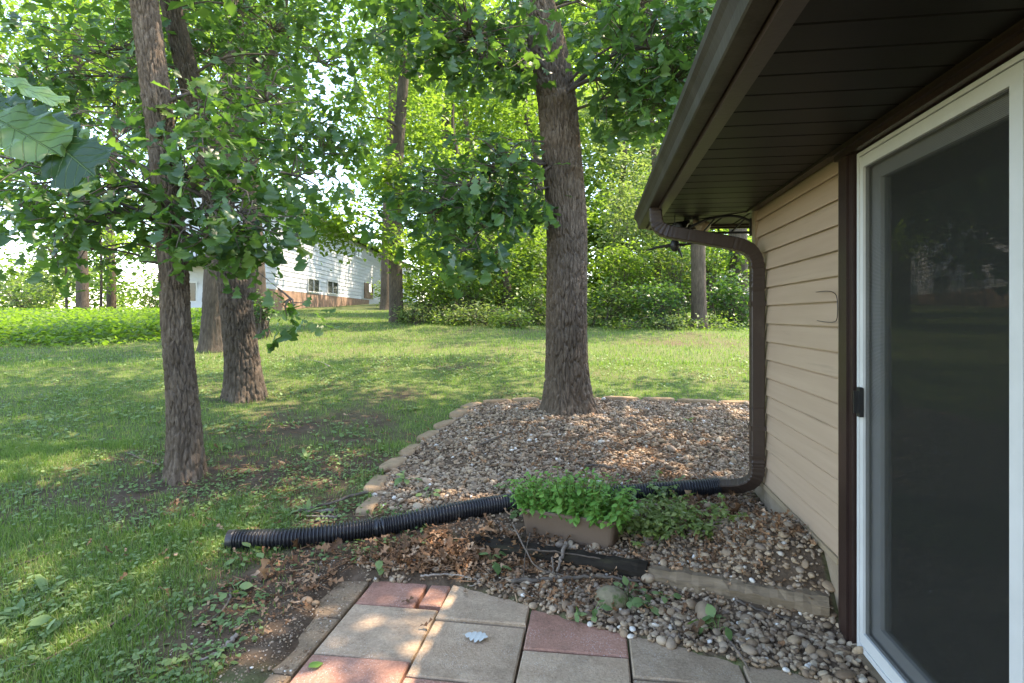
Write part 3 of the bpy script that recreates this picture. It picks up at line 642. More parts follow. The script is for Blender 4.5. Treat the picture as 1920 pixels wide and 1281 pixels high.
# sliding door
door = empty('sliding_door', (WX, 1.6, 0)); door.parent = house; door.location = Vector((WX, 1.6, 0)) - house.location; ORG[door.name] = np.array([WX, 1.6, 0])
mb = MB(); box(mb, WX - .02, WX + .13, .70, 2.56, -.03, .028); mb.build('wooden_sill', M['timber'], door)
mb = MB(); D0, D1 = .70, 2.558; Z0, Z1 = .03, 2.055
box(mb, WX + .0, WX + .13, D1 - .022, D1 - .004, Z0, Z1); box(mb, WX + .0, WX + .13, D0, D0 + .022, Z0, Z1); box(mb, WX + .0, WX + .13, D0 + .022, D1 - .022, Z1 - .016, Z1); box(mb, WX + .0, WX + .13, D0 + .022, D1 - .022, Z0, Z0 + .022); mb.build('door_frame', M['white'], door)
mb = MB(); a0, a1 = 1.628, 2.534; x0, x1 = WX + .004, WX + .026
box(mb, x0, x1, a1 - .026, a1, .053, 2.036); box(mb, x0, x1, a0, a0 + .048, .053, 2.036); box(mb, x0, x1, a0 + .048, a1 - .026, 1.990, 2.036); box(mb, x0, x1, a0 + .048, a1 - .026, .053, .105); mb.build('screen_frame', M['white'], door)
mb = MB(); box(mb, WX + .013, WX + .0145, a0 + .046, a1 - .024, .10, 1.993); mb.build('screen_mesh', M['screen'], door)
def gpanel(y0, y1, x0, x1):
    mb = MB(); w = .085
    box(mb, x0, x1, y1 - w, y1, .054, 2.022); box(mb, x0, x1, y0, y0 + w, .054, 2.022); box(mb, x0, x1, y0 + w, y1 - w, 1.935, 2.022); box(mb, x0, x1, y0 + w, y1 - w, .054, .155)
    f = mb.build('panel_frame', M['grey_vinyl'], door)
    mb = MB(); c = (x0 + x1) / 2; box(mb, c - .003, c + .003, y0 + w - .005, y1 - w + .005, .15, 1.94); mb.build('glass_pane', M['glass'], door)
gpanel(1.62, 2.533, WX + .042, WX + .078); gpanel(.723, 1.70, WX + .085, WX + .121)
mb = MB(); chbox(mb, WX - .012, WX + .004, 2.500, 2.530, .98, 1.10, .004); box(mb, WX - .030, WX - .012, 2.508, 2.516, .995, 1.085); mb.build('handle', M['black'], door)
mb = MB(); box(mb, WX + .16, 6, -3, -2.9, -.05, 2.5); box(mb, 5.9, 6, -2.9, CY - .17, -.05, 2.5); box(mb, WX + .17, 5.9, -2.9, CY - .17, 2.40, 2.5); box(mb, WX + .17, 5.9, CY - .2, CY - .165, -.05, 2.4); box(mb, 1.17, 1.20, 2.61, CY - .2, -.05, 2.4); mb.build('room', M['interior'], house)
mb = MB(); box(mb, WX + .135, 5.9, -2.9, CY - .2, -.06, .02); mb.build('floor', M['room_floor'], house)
# iron bracket and hanging things under the corner
br = empty('plant_bracket', (WX, CY + .02, 1.95), 'black iron arched plant bracket on the house corner under the eave', 'bracket')
yb = CY + .02
mb = MB(); tube(mb, resample([(1.06, yb, 2.04), (.98, yb, 2.075), (.88, yb, 2.08), (.75, yb, 2.055), (.62, yb, 1.99)], 20), .009, 8); mb.build('arch_bar', M['black'], br)
mb = MB(); tube(mb, [(1.06, yb, 1.965), (.62, yb, 1.965)], .008, 8); mb.build('lower_bar', M['black'], br)
for xa, xb, za, zb in ((.74, .82, 1.97, 2.065), (.93, 1.02, 1.97, 2.058)):
    mb = MB(); tube(mb, [(xa, yb, za), (xb, yb, zb)], .006, 6); mb.build('strut', M['black'], br)
mb = MB(); box(mb, 1.05, 1.066, yb - .012, yb + .012, 1.94, 2.06); mb.build('wall_plate', M['black'], br)
orn = empty('hanging_ornament', (.5, 4.25, 1.85), 'black hanging ornament with pointed arms dangling behind the downspout', 'ornament')
mb = MB(); tube(mb, [(.56, 4.25, 2.108), (.56, 4.25, 1.90)], .003, 5); mb.build('cord', M['black'], orn)
mb = MB(); V = lumpy(ICO2[0], .1, 3) * np.array([.035, .035, .05]) + np.array([.56, 4.25, 1.895]); mb.add(V, ICO2[1]); mb.build('body', M['black'], orn, True)
for dx, dz_ in ((-.20, -.035), (.14, .01), (.05, -.09)):
    mb = MB(); tube(mb, resample([(.56, 4.25, 1.895), (.56 + dx * .5, 4.25, 1.895 + dz_ * .3), (.56 + dx, 4.24, 1.895 + dz_)], 8), np.linspace(.016, .003, 8), 6); mb.build('arm', M['black'], orn)
lamp = empty('floodlight', (.70, 4.40, 2.10), 'brown and black floodlight under the soffit beyond the downspout', 'floodlight')
mb = MB(); tube(mb, [(.70, 4.40, 2.112), (.70, 4.40, 2.09)], .055, 16); mb.build('mount', M['black'], lamp)
for dx in (-.07, .06):
    mb = MB(); tube(mb, resample([(.70 + dx * .3, 4.40, 2.09), (.70 + dx * .8, 4.39, 2.06), (.70 + dx * 1.5, 4.36, 2.02)], 6), np.array([.018, .02, .03, .045, .055, .058]), 14); mb.build('lamp_head', M['black' if dx < 0 else 'tan_trim'], lamp, True)

# ------------------------------------------------------------------ corrugated drain pipe
pp = [W(428, 1026, 3.27), W(560, 1018, 3.30), W(700, 996, 3.42), W(720, 993, 3.44), W(850, 966, 3.58), W(960, 945, 3.72), W(1080, 932, 3.80), W(1210, 925, 3.85), W(1348, 912, 3.88)]
pp = [np.array([p[0], p[1], max(p[2], gh(p[0], p[1]) + .05)]) for p in pp]
ribs = 172; per = 6; P = resample(pp, ribs * per); ph = (np.arange(len(P)) % per) / per
rr = .0505 + .0065 * np.clip(np.sin(ph * 2 * math.pi) * 1.6, -1, 1)
rr[:18] = .055; kk = int(len(P) * .335); rr[kk - 2:kk + 3] *= .93
mb = MB(); tube(mb, P, rr, 24, cap=False); tube(mb, P[:40], .046, 24, cap=False)
mb.l[-1] = mb.l[-1].reshape(-1, 4)[:, ::-1].ravel()
tag(mb.build('drain_pipe', M['pipe'], None, True, P[0]), 'black corrugated drain pipe running from the downspout to the lawn', 'pipe')

# ------------------------------------------------------------------ landscape timbers
def timber(a, b_, w, h, z0a, z0b, name, mt, label, seed):
    a = np.array(a); b_ = np.array(b_); n = 24; r = np.random.default_rng(seed)
    P = np.array([[*(a + (b_ - a) * s), z0a + (z0b - z0a) * s + h / 2] for s in np.linspace(0, 1, n)])
    pr = np.array(rrect(h / 2, w / 2, h * .28)); pr = pr[None] * (1 + .05 * r.normal(size=(n, 1, 1))) + .003 * r.normal(size=(n, 8, 2)); pr[[0, -1]] *= .93
    mb = sweep(MB(), P, pr); return tag(mb.build(name, M[mt], None, False, P[0]), label, 'timber')
mid = TA + (TB - TA) * .545
timber(TA + TN * .05 - TD * .02, mid + TN * .05, .11, .115, .008, .015, 'landscape_timber', 'timber_dark', 'dark rotting landscape timber in front of the planter', 1)
timber(mid + TN * .045 + TD * .01, TB + TN * .045 + TD * -.02, .11, .105, .015, .02, 'landscape_timber', 'timber', 'weathered grey landscape timber ending at the brown door casing', 2)

# ------------------------------------------------------------------ planter box with mint
PL = np.array([-.41, 3.40]); PR = np.array([.115, 3.245])
pd = unit(np.array([*(PR - PL), 0]))[:2]; pn = np.array([-pd[1], pd[0]]); pc = (PL + PR) / 2 + pn * .03; pz = .105
planter = empty('planter_box', (*pc, pz), 'long brown plastic planter box with rounded rim beside the drain pipe', 'planter')
def rr2(hx, hy, c, k=4):
    out = []
    for sx, sy, a0 in ((1, 1, 0), (-1, 1, 90), (-1, -1, 180), (1, -1, 270)):
        for q in range(k + 1):
            a = R_(a0 + 90 * q / k); out.append((sx * (hx - c) + c * math.cos(a), sy * (hy - c) + c * math.sin(a)))
    return np.array(out)
def ring3(hx, hy, c, z): q = rr2(hx, hy, c); return np.stack([pc[0] + q[:, 0] * pd[0] + q[:, 1] * pn[0], pc[1] + q[:, 0] * pd[1] + q[:, 1] * pn[1], np.full(len(q), z)], 1)
def rings(mb, RS, capb=True):
    k = len(RS[0]); V = np.concatenate(RS); i = np.arange(len(RS) - 1)[:, None]; j = np.arange(k)[None]; j2 = (j + 1) % k
    mb.add(V, np.stack([i * k + j, i * k + j2, (i + 1) * k + j2, (i + 1) * k + j], -1).reshape(-1, 4))
    if capb: q = mb.n - len(V); mb.l.append(np.arange(q + k - 1, q - 1, -1)); mb.t.append(np.array([k]))
    return mb
rings(MB(), [ring3(.258, .080, .025, pz), ring3(.272, .090, .03, pz + .08), ring3(.285, .100, .035, pz + .148), ring3(.279, .094, .03, pz + .148), ring3(.268, .086, .03, pz + .08), ring3(.252, .074, .02, pz + .02)]).build('box', M['planter'], planter, False)
rings(MB(), [ring3(.286, .101, .036, pz + .143), ring3(.297, .111, .04, pz + .147), ring3(.298, .112, .04, pz + .160), ring3(.293, .107, .04, pz + .165), ring3(.284, .099, .035, pz + .163), ring3(.281, .096, .03, pz + .143)], False).build('rim', M['planter'], planter, False)
mb = MB(); q = ring3(.270, .088, .03, pz + .128); mb.add(q, [tuple(range(len(q)))]); mb.build('potting_soil', M['soil'], planter)
mint = empty('mint_plant', (*pc, pz + .13), 'bushy bright green mint filling the brown planter box', 'plant')
stems = MB(); LT = []; LM = []
for k in range(330):
    a_, b_ = rng.uniform(-.30, .30), rng.uniform(-.105, .105)
    base = np.array([pc[0] + a_ * .85 * pd[0] + b_ * .75 * pn[0], pc[1] + a_ * .85 * pd[1] + b_ * .75 * pn[1], pz + .125])
    hgt = rng.uniform(.09, .25) * (1 - .25 * abs(a_) / .3) * (.75 + .5 * fbm(a_ * 6 + 3, b_ * 6, 2))
    tip = base + np.array([pd[0] * a_ * .35 + pn[0] * b_ * .6, pd[1] * a_ * .35 + pn[1] * b_ * .6, hgt]) + rng.normal(0, .02, 3)
    tube(stems, [base, (base + tip) / 2 + rng.normal(0, .006, 3), tip], .0018, 4, False)
    for q in range(4):
        s_ = 1 - q * .22; p = base + (tip - base) * s_; az0 = rng.uniform(0, 6.28) + q * 1.57; sz = rng.uniform(.036, .058) * (.6 + .18 * q if q < 3 else 1)
        for az in (az0, az0 + 3.14):
            LT.append(p); LM.append(leafM(np.array([az]), np.array([rng.normal(.0 - q * .15, .25)]), np.array([rng.normal(0, .25)]), np.array([sz]))[0])
LT = np.array(LT); LM = np.array(LM)
tag(stems.build('stems', M['sprig'], mint), kind='stuff')
_, _, tt = pix_of(LT); order = np.argsort(tt - LT[:, 2] * 1.5 - np.abs(LM[:, :, 0]).sum(1) * .5)
lm_ = [MB().add(v, f, 0.0).mesh('leaf', M['mint'], (0, 0, 0), True) for v, f in BROAD]
for q, idx in enumerate(order[:300]): place('leaf', lm_[q % 3], mint, LT[idx], LM[idx])
mb = MB()
for k in range(3): a = order[300:][k::3]; mb.inst(*BROAD[k], LM[a], LT[a], rng.random(len(a)))
tag(mb.build('foliage', M['mint'], mint, True), kind='stuff')

# ------------------------------------------------------------------ trees
def voro(a, z, per, s):
    """F2-F1 of a jittered grid, periodic in a"""
    ia = np.floor(a); iz = np.floor(z); d1 = np.full(a.shape, 9.0); d2 = d1.copy()
    for da in (-1, 0, 1):
        for dz in (-1, 0, 1):
            ca = ia + da; cz = iz + dz; cw = np.mod(ca, per)
            x = ca + .1 + .8 * _h(cw, cz, s); y = cz + .1 + .8 * _h(cw, cz, s + 7)
            d = np.hypot(x - a, y - z); n1 = np.minimum(d1, d); d2 = np.minimum(np.maximum(d1, d), d2); d1 = n1
    return d2 - d1
def trunk_mesh(mb, path, seg, step, bdepth, flare=.5, fh=.28, cell=.036, cellh=.16, seed=0, knots=()):
    """path: (x,y,z,r); ridged bark"""
    path = np.asarray(path, float); ln = np.sum(np.linalg.norm(np.diff(path[:, :3], axis=0), axis=1)); n = int(ln / step) + 2
    Q = resample(path, n); P = Q[:, :3]; r = Q[:, 3]
    T, A, B = frames(P); th = np.arange(seg) / seg * 2 * math.pi
    z = np.concatenate([[0], np.cumsum(np.linalg.norm(np.diff(P, axis=0), axis=1))])
    rm = r.mean(); per = max(6, int(round(2 * math.pi * rm / cell)))
    aa = np.broadcast_to(th[None] / (2 * math.pi) * per, (n, seg)); zz = np.broadcast_to(z[:, None] / cellh, (n, seg))
    wa = (fbm(np.cos(th)[None] * 3 + zz * .9, np.sin(th)[None] * 3 + zz * .4, seed + 3) - .5) * .9
    wz = (fbm(np.cos(th)[None] * 4 + zz * .6, np.sin(th)[None] * 4 - zz * .5, seed + 5) - .5) * 1.2
    f = voro(aa + wa, zz + wz, per, seed)
    f2 = voro((aa + wa) * 2, (zz + wz) * 1.9, per * 2, seed + 50)
    dsp = bdepth * (np.clip(f * 4.0, 0, 1) ** .6 * .75 + np.clip(f2 * 3.0, 0, 1) * .25) + bdepth * .35 * (fbm(aa * 2.3, zz * 7, seed + 9) - .5)
    lob = 1 + flare * np.exp(-z / fh)[:, None] * (1 + .35 * np.sin(th * 5 + seed)[None] + .2 * np.sin(th * 3 + 2 * seed)[None]) + .03 * np.sin(th * 2 + seed + z[:, None] * .6)
    rad_ = r[:, None] * lob + dsp - bdepth * .6
    for (kz, ka, kr, kh) in knots: rad_ = rad_ + kh * np.exp(-(((z - kz) ** 2)[:, None] + ((np.angle(np.exp(1j * (th - ka))) * rm) ** 2)[None]) / kr ** 2)
    V = P[:, None] + rad_[..., None] * (np.cos(th)[None, :, None] * A[:, None] + np.sin(th)[None, :, None] * B[:, None])
    i = np.arange(n - 1)[:, None]; j = np.arange(seg)[None]; j2 = (j + 1) % seg
    mb.add(V.reshape(-1, 3), np.stack([i * seg + j, i * seg + j2, (i + 1) * seg + j2, (i + 1) * seg + j], -1).reshape(-1, 4))
    return Q
def pxpath(pts, t, extra=()):
    """trunk path from base upward: (px, py, width_px)"""
    out = []
    for px, py, w in pts:
        p = W(px, py, t); out.append([*p, w / 2 / FPX * t])
    b0 = out[0]; g0 = float(gh(b0[0], b0[1])); out[0][2] = g0 - .06
    for e in extra: out.append(list(np.array(out[-1][:3]) + np.array(e[:3])) + [e[3]])
    return out
def clusters(cent, k, L0, L1, droop=-.35, spread=.06):
    """k leaves whorled round each centre"""
    n = len(cent); C = np.repeat(cent, k, 0); N_ = n * k
    az = np.tile(np.arange(k) / k * 6.283, n) + np.repeat(rng.uniform(0, 6.28, n), k) + rng.normal(0, .35, N_)
    pit = rng.normal(droop, .38, N_); rol = rng.normal(0, .38, N_); sz = rng.uniform(L0, L1, N_)
    Mx = leafM(az, pit, rol, sz); T = C + rng.normal(0, spread, (N_, 3)) + Mx[:, :, 0] * .12
    return T, Mx
def ellipsoid(c, rad, n, shell=.5):
    d = rng.normal(size=(n, 3)); d /= np.linalg.norm(d, axis=1)[:, None]; r = rng.random(n) ** (1 / 3) * (1 - shell) + shell * rng.uniform(.75, 1.0, n)
    return np.asarray(c) + d * r[:, None] * np.asarray(rad)
def clumpy(c, rad, n, shell, cr, per=11):
    k = max(3, n // per); cen = ellipsoid(c, rad, k, shell); q = cen[rng.integers(0, k, n)] + rng.normal(0, 1, (n, 3)) * np.array([cr, cr, cr * .55]); return q
def limb_to(Q, target, r0, mbs, sag=.1, zoff=None):
    """a limb from the trunk to a foliage pad"""
    hd = np.linalg.norm(Q[:, :2] - target[:2], axis=1)
    zt = target[2] - .22 * hd.min() if zoff is None else target[2] + zoff
    i = int(np.argmin(np.abs(Q[:, 2] - zt))); s0 = Q[i, :3]; d = target - s0; ln = np.linalg.norm(d)
    side = np.cross(d, [0, 0, 1.0]); side = unit(side)
    P = resample([s0, s0 + d * .3 + np.array([0, 0, sag * ln]) + side * ln * rng.uniform(-.08, .08), s0 + d * .65 + np.array([0, 0, sag * ln * 1.1]) + side * ln * rng.uniform(-.1, .1), target], 14)
    tube(mbs, P, np.linspace(r0, r0 * .25, 14), 8); return P
def near_tree(name, label, cat, path, seg, step, bdepth, pads, leafmt, tplhi, tplmd, L0, L1, nparts, barkmt, k=6, group=None, knots=(), cell=.036, cellh=.16, seed=0, upper=None):
    root = empty(name, (path[0][0], path[0][1], path[0][2] + .06), label, cat, group)
    mb = MB(); k9 = [i for i, q in enumerate(path) if pix_of(np.array(q[:3]))[1] < 5][0] + 1; Q = trunk_mesh(mb, path[:k9], seg, step, bdepth, seed=seed, knots=knots, cell=cell, cellh=cellh)
    Q = np.concatenate([Q, trunk_mesh(mb, path[k9 - 1:], seg // 3, .05, bdepth * .6, flare=0, seed=seed, cell=cell * 2, cellh=cellh)]); mb.build('trunk', M[barkmt], root, True)
    tw = MB(); AT = []; AM = []
    for pad in pads:
        c = W(pad[0], pad[1], pad[2]); rad = np.array(pad[3]) if isinstance(pad[3], tuple) else np.array([pad[3]] * 2 + [pad[3] * .6])
        lm = MB(); P = limb_to(Q, c, pad[5] if len(pad) > 5 else .022, lm, zoff=pad[6] if len(pad) > 6 else None); lm.build('limb', M['limb'], root, True)
        cc = ellipsoid(c, rad * 1.2, max(5, int(pad[4] * .66)), .15)
        for q in cc:
            b_ = P[rng.integers(5, 14)]
            if np.linalg.norm(q - b_) > 1.3 * max(rad): b_ = P[13]
            mid_ = (q + b_) / 2 + rng.normal(0, .06, 3) + np.array([0, 0, .05]); tube(tw, resample([b_, mid_, q], 5), np.linspace(.008, .003, 5), 4, False)
        T, Mx = clusters(cc, k, L0, L1, -.4, .085); AT.append(T); AM.append(Mx)
    AT = np.concatenate(AT); AM = np.concatenate(AM)
    tag(tw.build('twigs', M['twig_dark'], root), kind='stuff')
    u, v, t = pix_of(AT); vis = (u > -20) & (u < 1940) & (v > -20) & (v < 1281) & (t > .3)
    sz = np.where(vis, np.linalg.norm(AM[:, :, 0], axis=1) / np.maximum(t, .3), 0); order = np.argsort(-sz)
    if nparts:
        lm_ = [MB().add(v_, f_, 0.0).mesh('leaf', M[leafmt], (0, 0, 0), True) for v_, f_ in tplhi]
        for q, idx in enumerate(order[:nparts]): place('leaf', lm_[q % len(lm_)], root, AT[idx], AM[idx])
    mb = MB(); rest = order[nparts:]
    for q in range(len(tplmd)): a = rest[q::len(tplmd)]; mb.inst(*tplmd[q], AM[a], AT[a], rng.random(len(a)))
    if upper is not None:
        for (c, rad, n_, s_) in upper:
            T, Mx = clusters(clumpy(c, rad, n_, .3, .46, 16), 7, s_ * .8, s_ * 1.2, -.3, s_ * .9); mb.inst(*LO, Mx, T, rng.random(len(T)))
    tag(mb.build('crown', M[leafmt], root, True), kind='stuff')
    print(name, 'leaves', len(AT))
    return root, Q

# big oak in the gravel bed
P0 = pxpath([(1066, 775, 74), (1063, 690, 72), (1062, 600, 72), (1063, 500, 72), (1062, 400, 71), (1052, 280, 69), (1043, 180, 67), (1027, 90, 64), (1004, 0, 58)], 6.45, [(-.12, .05, .9, .17), (-.1, .1, 1.6, .14), (.1, .1, 2.2, .09), (.2, 0, 2.5, .04)])
near_tree('oak_tree', 'large oak with deeply furrowed bark standing in the gravel bed', 'tree', P0, 230, .014, .048,
    [(880, 350, 6.0, .65, 60, .03, .35), (810, 400, 6.0, .5, 40, .02, .6), (960, 380, 6.1, .42, 34, .02, .5), (870, 470, 5.8, .30, 24, .015, .8), (930, 290, 6.0, .45, 30, .02, .2),
     (880, 70, 5.8, .8, 80, .03), (905, 110, 5.9, .45, 40, .02), (780, 40, 6.0, .6, 50, .02), (1000, 20, 7.4, .5, 40, .02),
     (1215, 90, 5.6, .65, 80, .035), (1260, 150, 5.7, .7, 80, .03, .05), (1170, 40, 7.2, .5, 45, .02), (1220, 200, 5.9, .45, 35, .02, .1), (1300, 60, 5.6, .6, 60, .02), (1200, 10, 6.6, .8, 70, .02)],
    'oak_dark', OAK_HI, OAK_MD, .13, .20, 300, 'bark', 6, knots=[(3.05, 4.4, .12, .05), (3.5, 5.0, .10, .06), (2.75, 5.3, .09, .05)], seed=4, cell=.036, cellh=.20,
    upper=[((-.5, 7.5, 9.5), (3.2, 3.0, 1.8), 420, .17), ((2.5, 4.7, 8.6), (2.4, 2.4, 1.3), 640, .18), ((1.2, 10.5, 9.8), (3.0, 3.0, 1.5), 260, .17), ((4.3, 8.2, 8.8), (2.6, 2.6, 1.3), 480, .18), ((-3.5, 9, 9.5), (2.4, 2.4, 1.4), 170, .17)])  # leaf clumps added overhead, out of view, to shade patio, bed and lawn
# left oak, leaning
P1 = pxpath([(347, 893, 49), (345, 800, 50), (338, 700, 48), (330, 600, 47), (324, 480, 46), (314, 380, 45), (304, 270, 44), (289, 150, 44), (270, 0, 42)], 4.36, [(-.1, .1, 1.2, .095), (-.1, 0, 1.6, .07), (0, 0, 1.6, .03)])
near_tree('oak_tree', 'slender leaning oak nearest the camera at the left of the lawn', 'tree', P1, 140, .011, .030,
    [(120, 340, 4.3, .5, 38, .02, -.1), (60, 390, 4.5, .42, 28, .015), (190, 420, 4.2, .38, 36, .018, .05), (230, 350, 4.2, .42, 30, .018), (400, 330, 4.2, .42, 34, .02), (450, 400, 4.2, .42, 50, .02), (390, 440, 4.1, .33, 26, .015), (475, 455, 4.3, .30, 20, .015, .45),
     (545, 560, 4.2, (.10, .10, .16), 6, .008, .5), (350, 220, 4.5, .35, 20, .018), (420, 250, 4.2, .4, 36, .015), (220, 260, 4.7, .4, 16, .015), (170, 470, 4.4, .20, 9, .012), (105, 480, 4.3, .16, 7, .01), (500, 190, 4.6, .4, 28, .018), (560, 330, 4.8, .35, 22, .015), (30, 300, 4.6, .4, 26, .015)],
    'oak', OAK_HI, OAK_MD, .10, .165, 300, 'bark', 5, seed=9, cell=.027, cellh=.15,
    upper=[(W(200, -330, 4.6), (1.9, 1.9, 1.1), 260, .15)])
P2 = pxpath([(460, 747, 55), (456, 690, 55), (446, 600, 54), (436, 520, 52), (420, 440, 48), (398, 340, 43), (378, 240, 38), (350, 130, 34), (318, 0, 30)], 7.1, [(-.3, .1, 1.4, .1), (0, 0, 2.5, .06), (0, 0, 2.0, .03)])
near_tree('oak_tree', 'stout oak with dark grey bark just behind the slender leaning oak', 'tree', P2, 160, .016, .042,
    [(560, 240, 6.6, .55, 46, .02), (600, 290, 6.6, .5, 36, .02), (400, 120, 7.9, .7, 50, .02), (310, 60, 7.9, .7, 56, .02), (180, 100, 6.8, .8, 60, .025), (60, 150, 7.0, .8, 55, .025), (520, 60, 8.2, .7, 50, .02), (220, 200, 7.2, .5, 32, .02), (610, 120, 7.2, .5, 20, .02)],
    'oak_dark', OAK_HI, OAK_MD, .13, .19, 150, 'bark_grey', 6, seed=15, cell=.034, cellh=.2,
    upper=[(W(300, -260, 7.2), (3.2, 2.8, 1.6), 420, .17), (W(-200, -150, 8), (2.4, 2.2, 1.6), 170, .17)])

def far_tree(name, label, path, seg, blobs, mt, leaf, barkmt, cat='tree', group=None, limbs=3, bd=.02, seed=0, forks=()):
    root = empty(name, (path[0][0], path[0][1], path[0][2] + .06), label, cat, group)
    mb = MB(); Q = trunk_mesh(mb, path, seg, .06, bd, flare=.25, cell=.05, cellh=.22, seed=seed)
    for fk in forks: trunk_mesh(mb, fk, max(10, seg // 2), .08, bd * .6, flare=0, cell=.05, cellh=.22, seed=seed + 1)
    mb.build('trunk', M[barkmt], root, True)
    mb = MB(); lb = MB(); has = False
    for q, bl in enumerate(blobs):
        px, py, t, rx, ry, n_ = bl[:6]
        c = W(px, py, t); k = t / FPX; rad = np.array([rx * k, rx * k * .85, ry * k])
        cc = clumpy(c, rad, n_, .25, min(rad) * .22)
        T, Mx = clusters(cc, 7, leaf * .7, leaf * 1.25, -.3, leaf * 1.3); mb.inst(*LO, Mx, T, rng.random(len(T)))
        if q < limbs: lb = MB(); limb_to(Q, c, max(.02, Q[:, 3].mean() * .35), lb); lb.build('limb', M['limb'], root, True)
    tag(mb.build('crown', M[mt], root, True), kind='stuff')
    return root
def up(z, r=.03, dx=0, dy=0): return (dx, dy, z, r)
# mid-distance trees
P3 = pxpath([(401, 660, 46), (403, 600, 44), (407, 500, 42), (424, 320, 38), (434, 180, 34), (440, 40, 30)], 11.6, [up(3, .12), up(3, .05)])
far_tree('oak_tree', 'oak with brown furrowed bark partly hidden behind the stout grey oak', P3, 84, [(480, 30, 12.8, 160, 100, 150), (330, 20, 12.6, 160, 100, 160), (440, -180, 12, 330, 160, 400), (570, 150, 12.2, 70, 60, 36)], 'oak_dark', .17, 'bark_grey', seed=21, bd=.03)
P4 = pxpath([(483, 598, 36), (480, 540, 34), (476, 470, 33), (469, 330, 30), (467, 240, 28)], 14.5, [up(.1, .17)])
fk = [[*W(467, 245, 14.5), .18], [*W(475, 150, 14.4), .15], [*W(470, 20, 14.5), .13], [*W(465, -200, 14.5), .08]]
fk2 = [[*W(469, 240, 14.5), .17], [*W(492, 140, 14.3), .14], [*W(527, 20, 14.2), .12], [*W(560, -200, 14), .06]]
far_tree('oak_tree', 'forked oak rising behind the pair of left oaks, right of them', P4, 60, [(560, 50, 15.4, 100, 90, 110), (430, 30, 15.8, 120, 80, 90), (600, -120, 14.5, 190, 130, 220), (560, 200, 14, 60, 60, 36), (430, -170, 15, 170, 120, 170)], 'mid', .16, 'bark_dark', seed=23, bd=.03, forks=(fk, fk2))
P5 = pxpath([(743, 606, 25), (742, 520, 24), (740, 420, 23), (744, 330, 22), (750, 230, 21), (757, 140, 19), (757, 70, 17)], 18.6, [up(.1, .12)])
fk = [[*W(757, 75, 18.6), .13], [*W(746, 20, 18.6), .11], [*W(735, -60, 18.6), .08], [*W(725, -220, 18.6), .04]]
fk2 = [[*W(757, 75, 18.6), .13], [*W(768, 20, 18.6), .11], [*W(775, -60, 18.6), .09], [*W(790, -260, 18.6), .04]]
far_tree('slim_tree', 'slim dark straight tree standing alone at the back of the lawn', P5, 48, [(690, 220, 18, 75, 60, 120), (760, 120, 18.5, 85, 75, 120), (700, 330, 17.5, 70, 45, 80), (660, 400, 17, 75, 50, 110), (760, 470, 17.5, 95, 40, 110), (700, 60, 19, 60, 60, 60), (820, 260, 18.5, 65, 80, 80), (780, 350, 18, 70, 50, 70), (760, -150, 19, 170, 130, 240), (640, 440, 17, 60, 26, 45), (610, 415, 17, 60, 26, 70), (720, 450, 18, 50, 26, 50)], 'bright', .17, 'bark_dark', seed=25, limbs=6, forks=(fk, fk2))
P6 = pxpath([(722, 562, 17), (723, 480, 16), (727, 350, 15), (735, 200, 13)], 29, [up(4, .1), up(4, .03)])
far_tree('grey_tree', 'pale grey tree behind the slim dark tree, near the white house', P6, 36, [(735, 180, 29, 70, 70, 90), (700, 100, 29, 60, 60, 70), (790, 90, 29, 80, 80, 100), (740, -80, 29, 130, 90, 160), (690, 300, 29, 40, 60, 50)], 'mid', .24, 'bark_grey', seed=27)
P7 = pxpath([(1311, 614, 28), (1310, 560, 27), (1309, 470, 26), (1306, 380, 25), (1302, 200, 22), (1300, 0, 18)], 16.5, [up(3, .1), up(3, .03)])
far_tree('oak_tree', 'straight oak in the undergrowth beneath the house eave corner', P7, 56, [(1240, 190, 16, 110, 90, 150), (1330, 80, 16.5, 120, 110, 160), (1230, 20, 17, 140, 90, 140), (1300, -150, 17, 240, 140, 260)], 'mid', .17, 'bark_grey', seed=29)
P8 = pxpath([(1386, 612, 34), (1385, 540, 32), (1384, 440, 31), (1380, 250, 26), (1380, 0, 20)], 19, [up(3, .1), up(3, .03)])
far_tree('oak_tree', 'shaded oak just left of the brown downspout, beyond the undergrowth', P8, 50, [(1380, 480, 18.5, 45, 40, 40), (1440, 200, 19, 150, 120, 150), (1400, -50, 19, 220, 140, 200)], 'mid', .18, 'bark_dark', seed=31, limbs=2)
P9 = pxpath([(962, 572, 15), (948, 520, 14), (930, 470, 13), (905, 415, 12), (886, 385, 11), (868, 330, 9), (850, 250, 7)], 19.5, [up(1, .03)])
far_tree('leaning_tree', 'thin pale tree leaning left in the middle of the undergrowth', P9, 26, [(900, 470, 19, 70, 40, 90), (1000, 450, 19.5, 75, 45, 110), (870, 340, 19.5, 60, 50, 70), (960, 380, 20, 70, 60, 90), (990, 530, 18.6, 60, 25, 60)], 'shrub', .16, 'bark_grey', seed=33, bd=.008, limbs=4)
P10 = pxpath([(850, 590, 16), (850, 480, 15), (842, 330, 14), (836, 220, 13), (850, 110, 12)], 26, [up(4, .1), up(4, .03)])
far_tree('grey_tree', 'grey trunked tree behind the low oak branch in the middle of the woods', P10, 34, [(850, 170, 25.5, 90, 80, 130), (930, 250, 26, 90, 100, 150), (900, 60, 26, 100, 80, 130), (830, 300, 25, 50, 60, 60), (860, -90, 26, 170, 100, 200), (960, 130, 26, 80, 80, 100)], 'bright', .25, 'bark_grey', seed=35)
P11 = pxpath([(1150, 580, 13), (1155, 450, 12), (1170, 300, 11), (1180, 150, 9)], 27, [up(4, .06)])
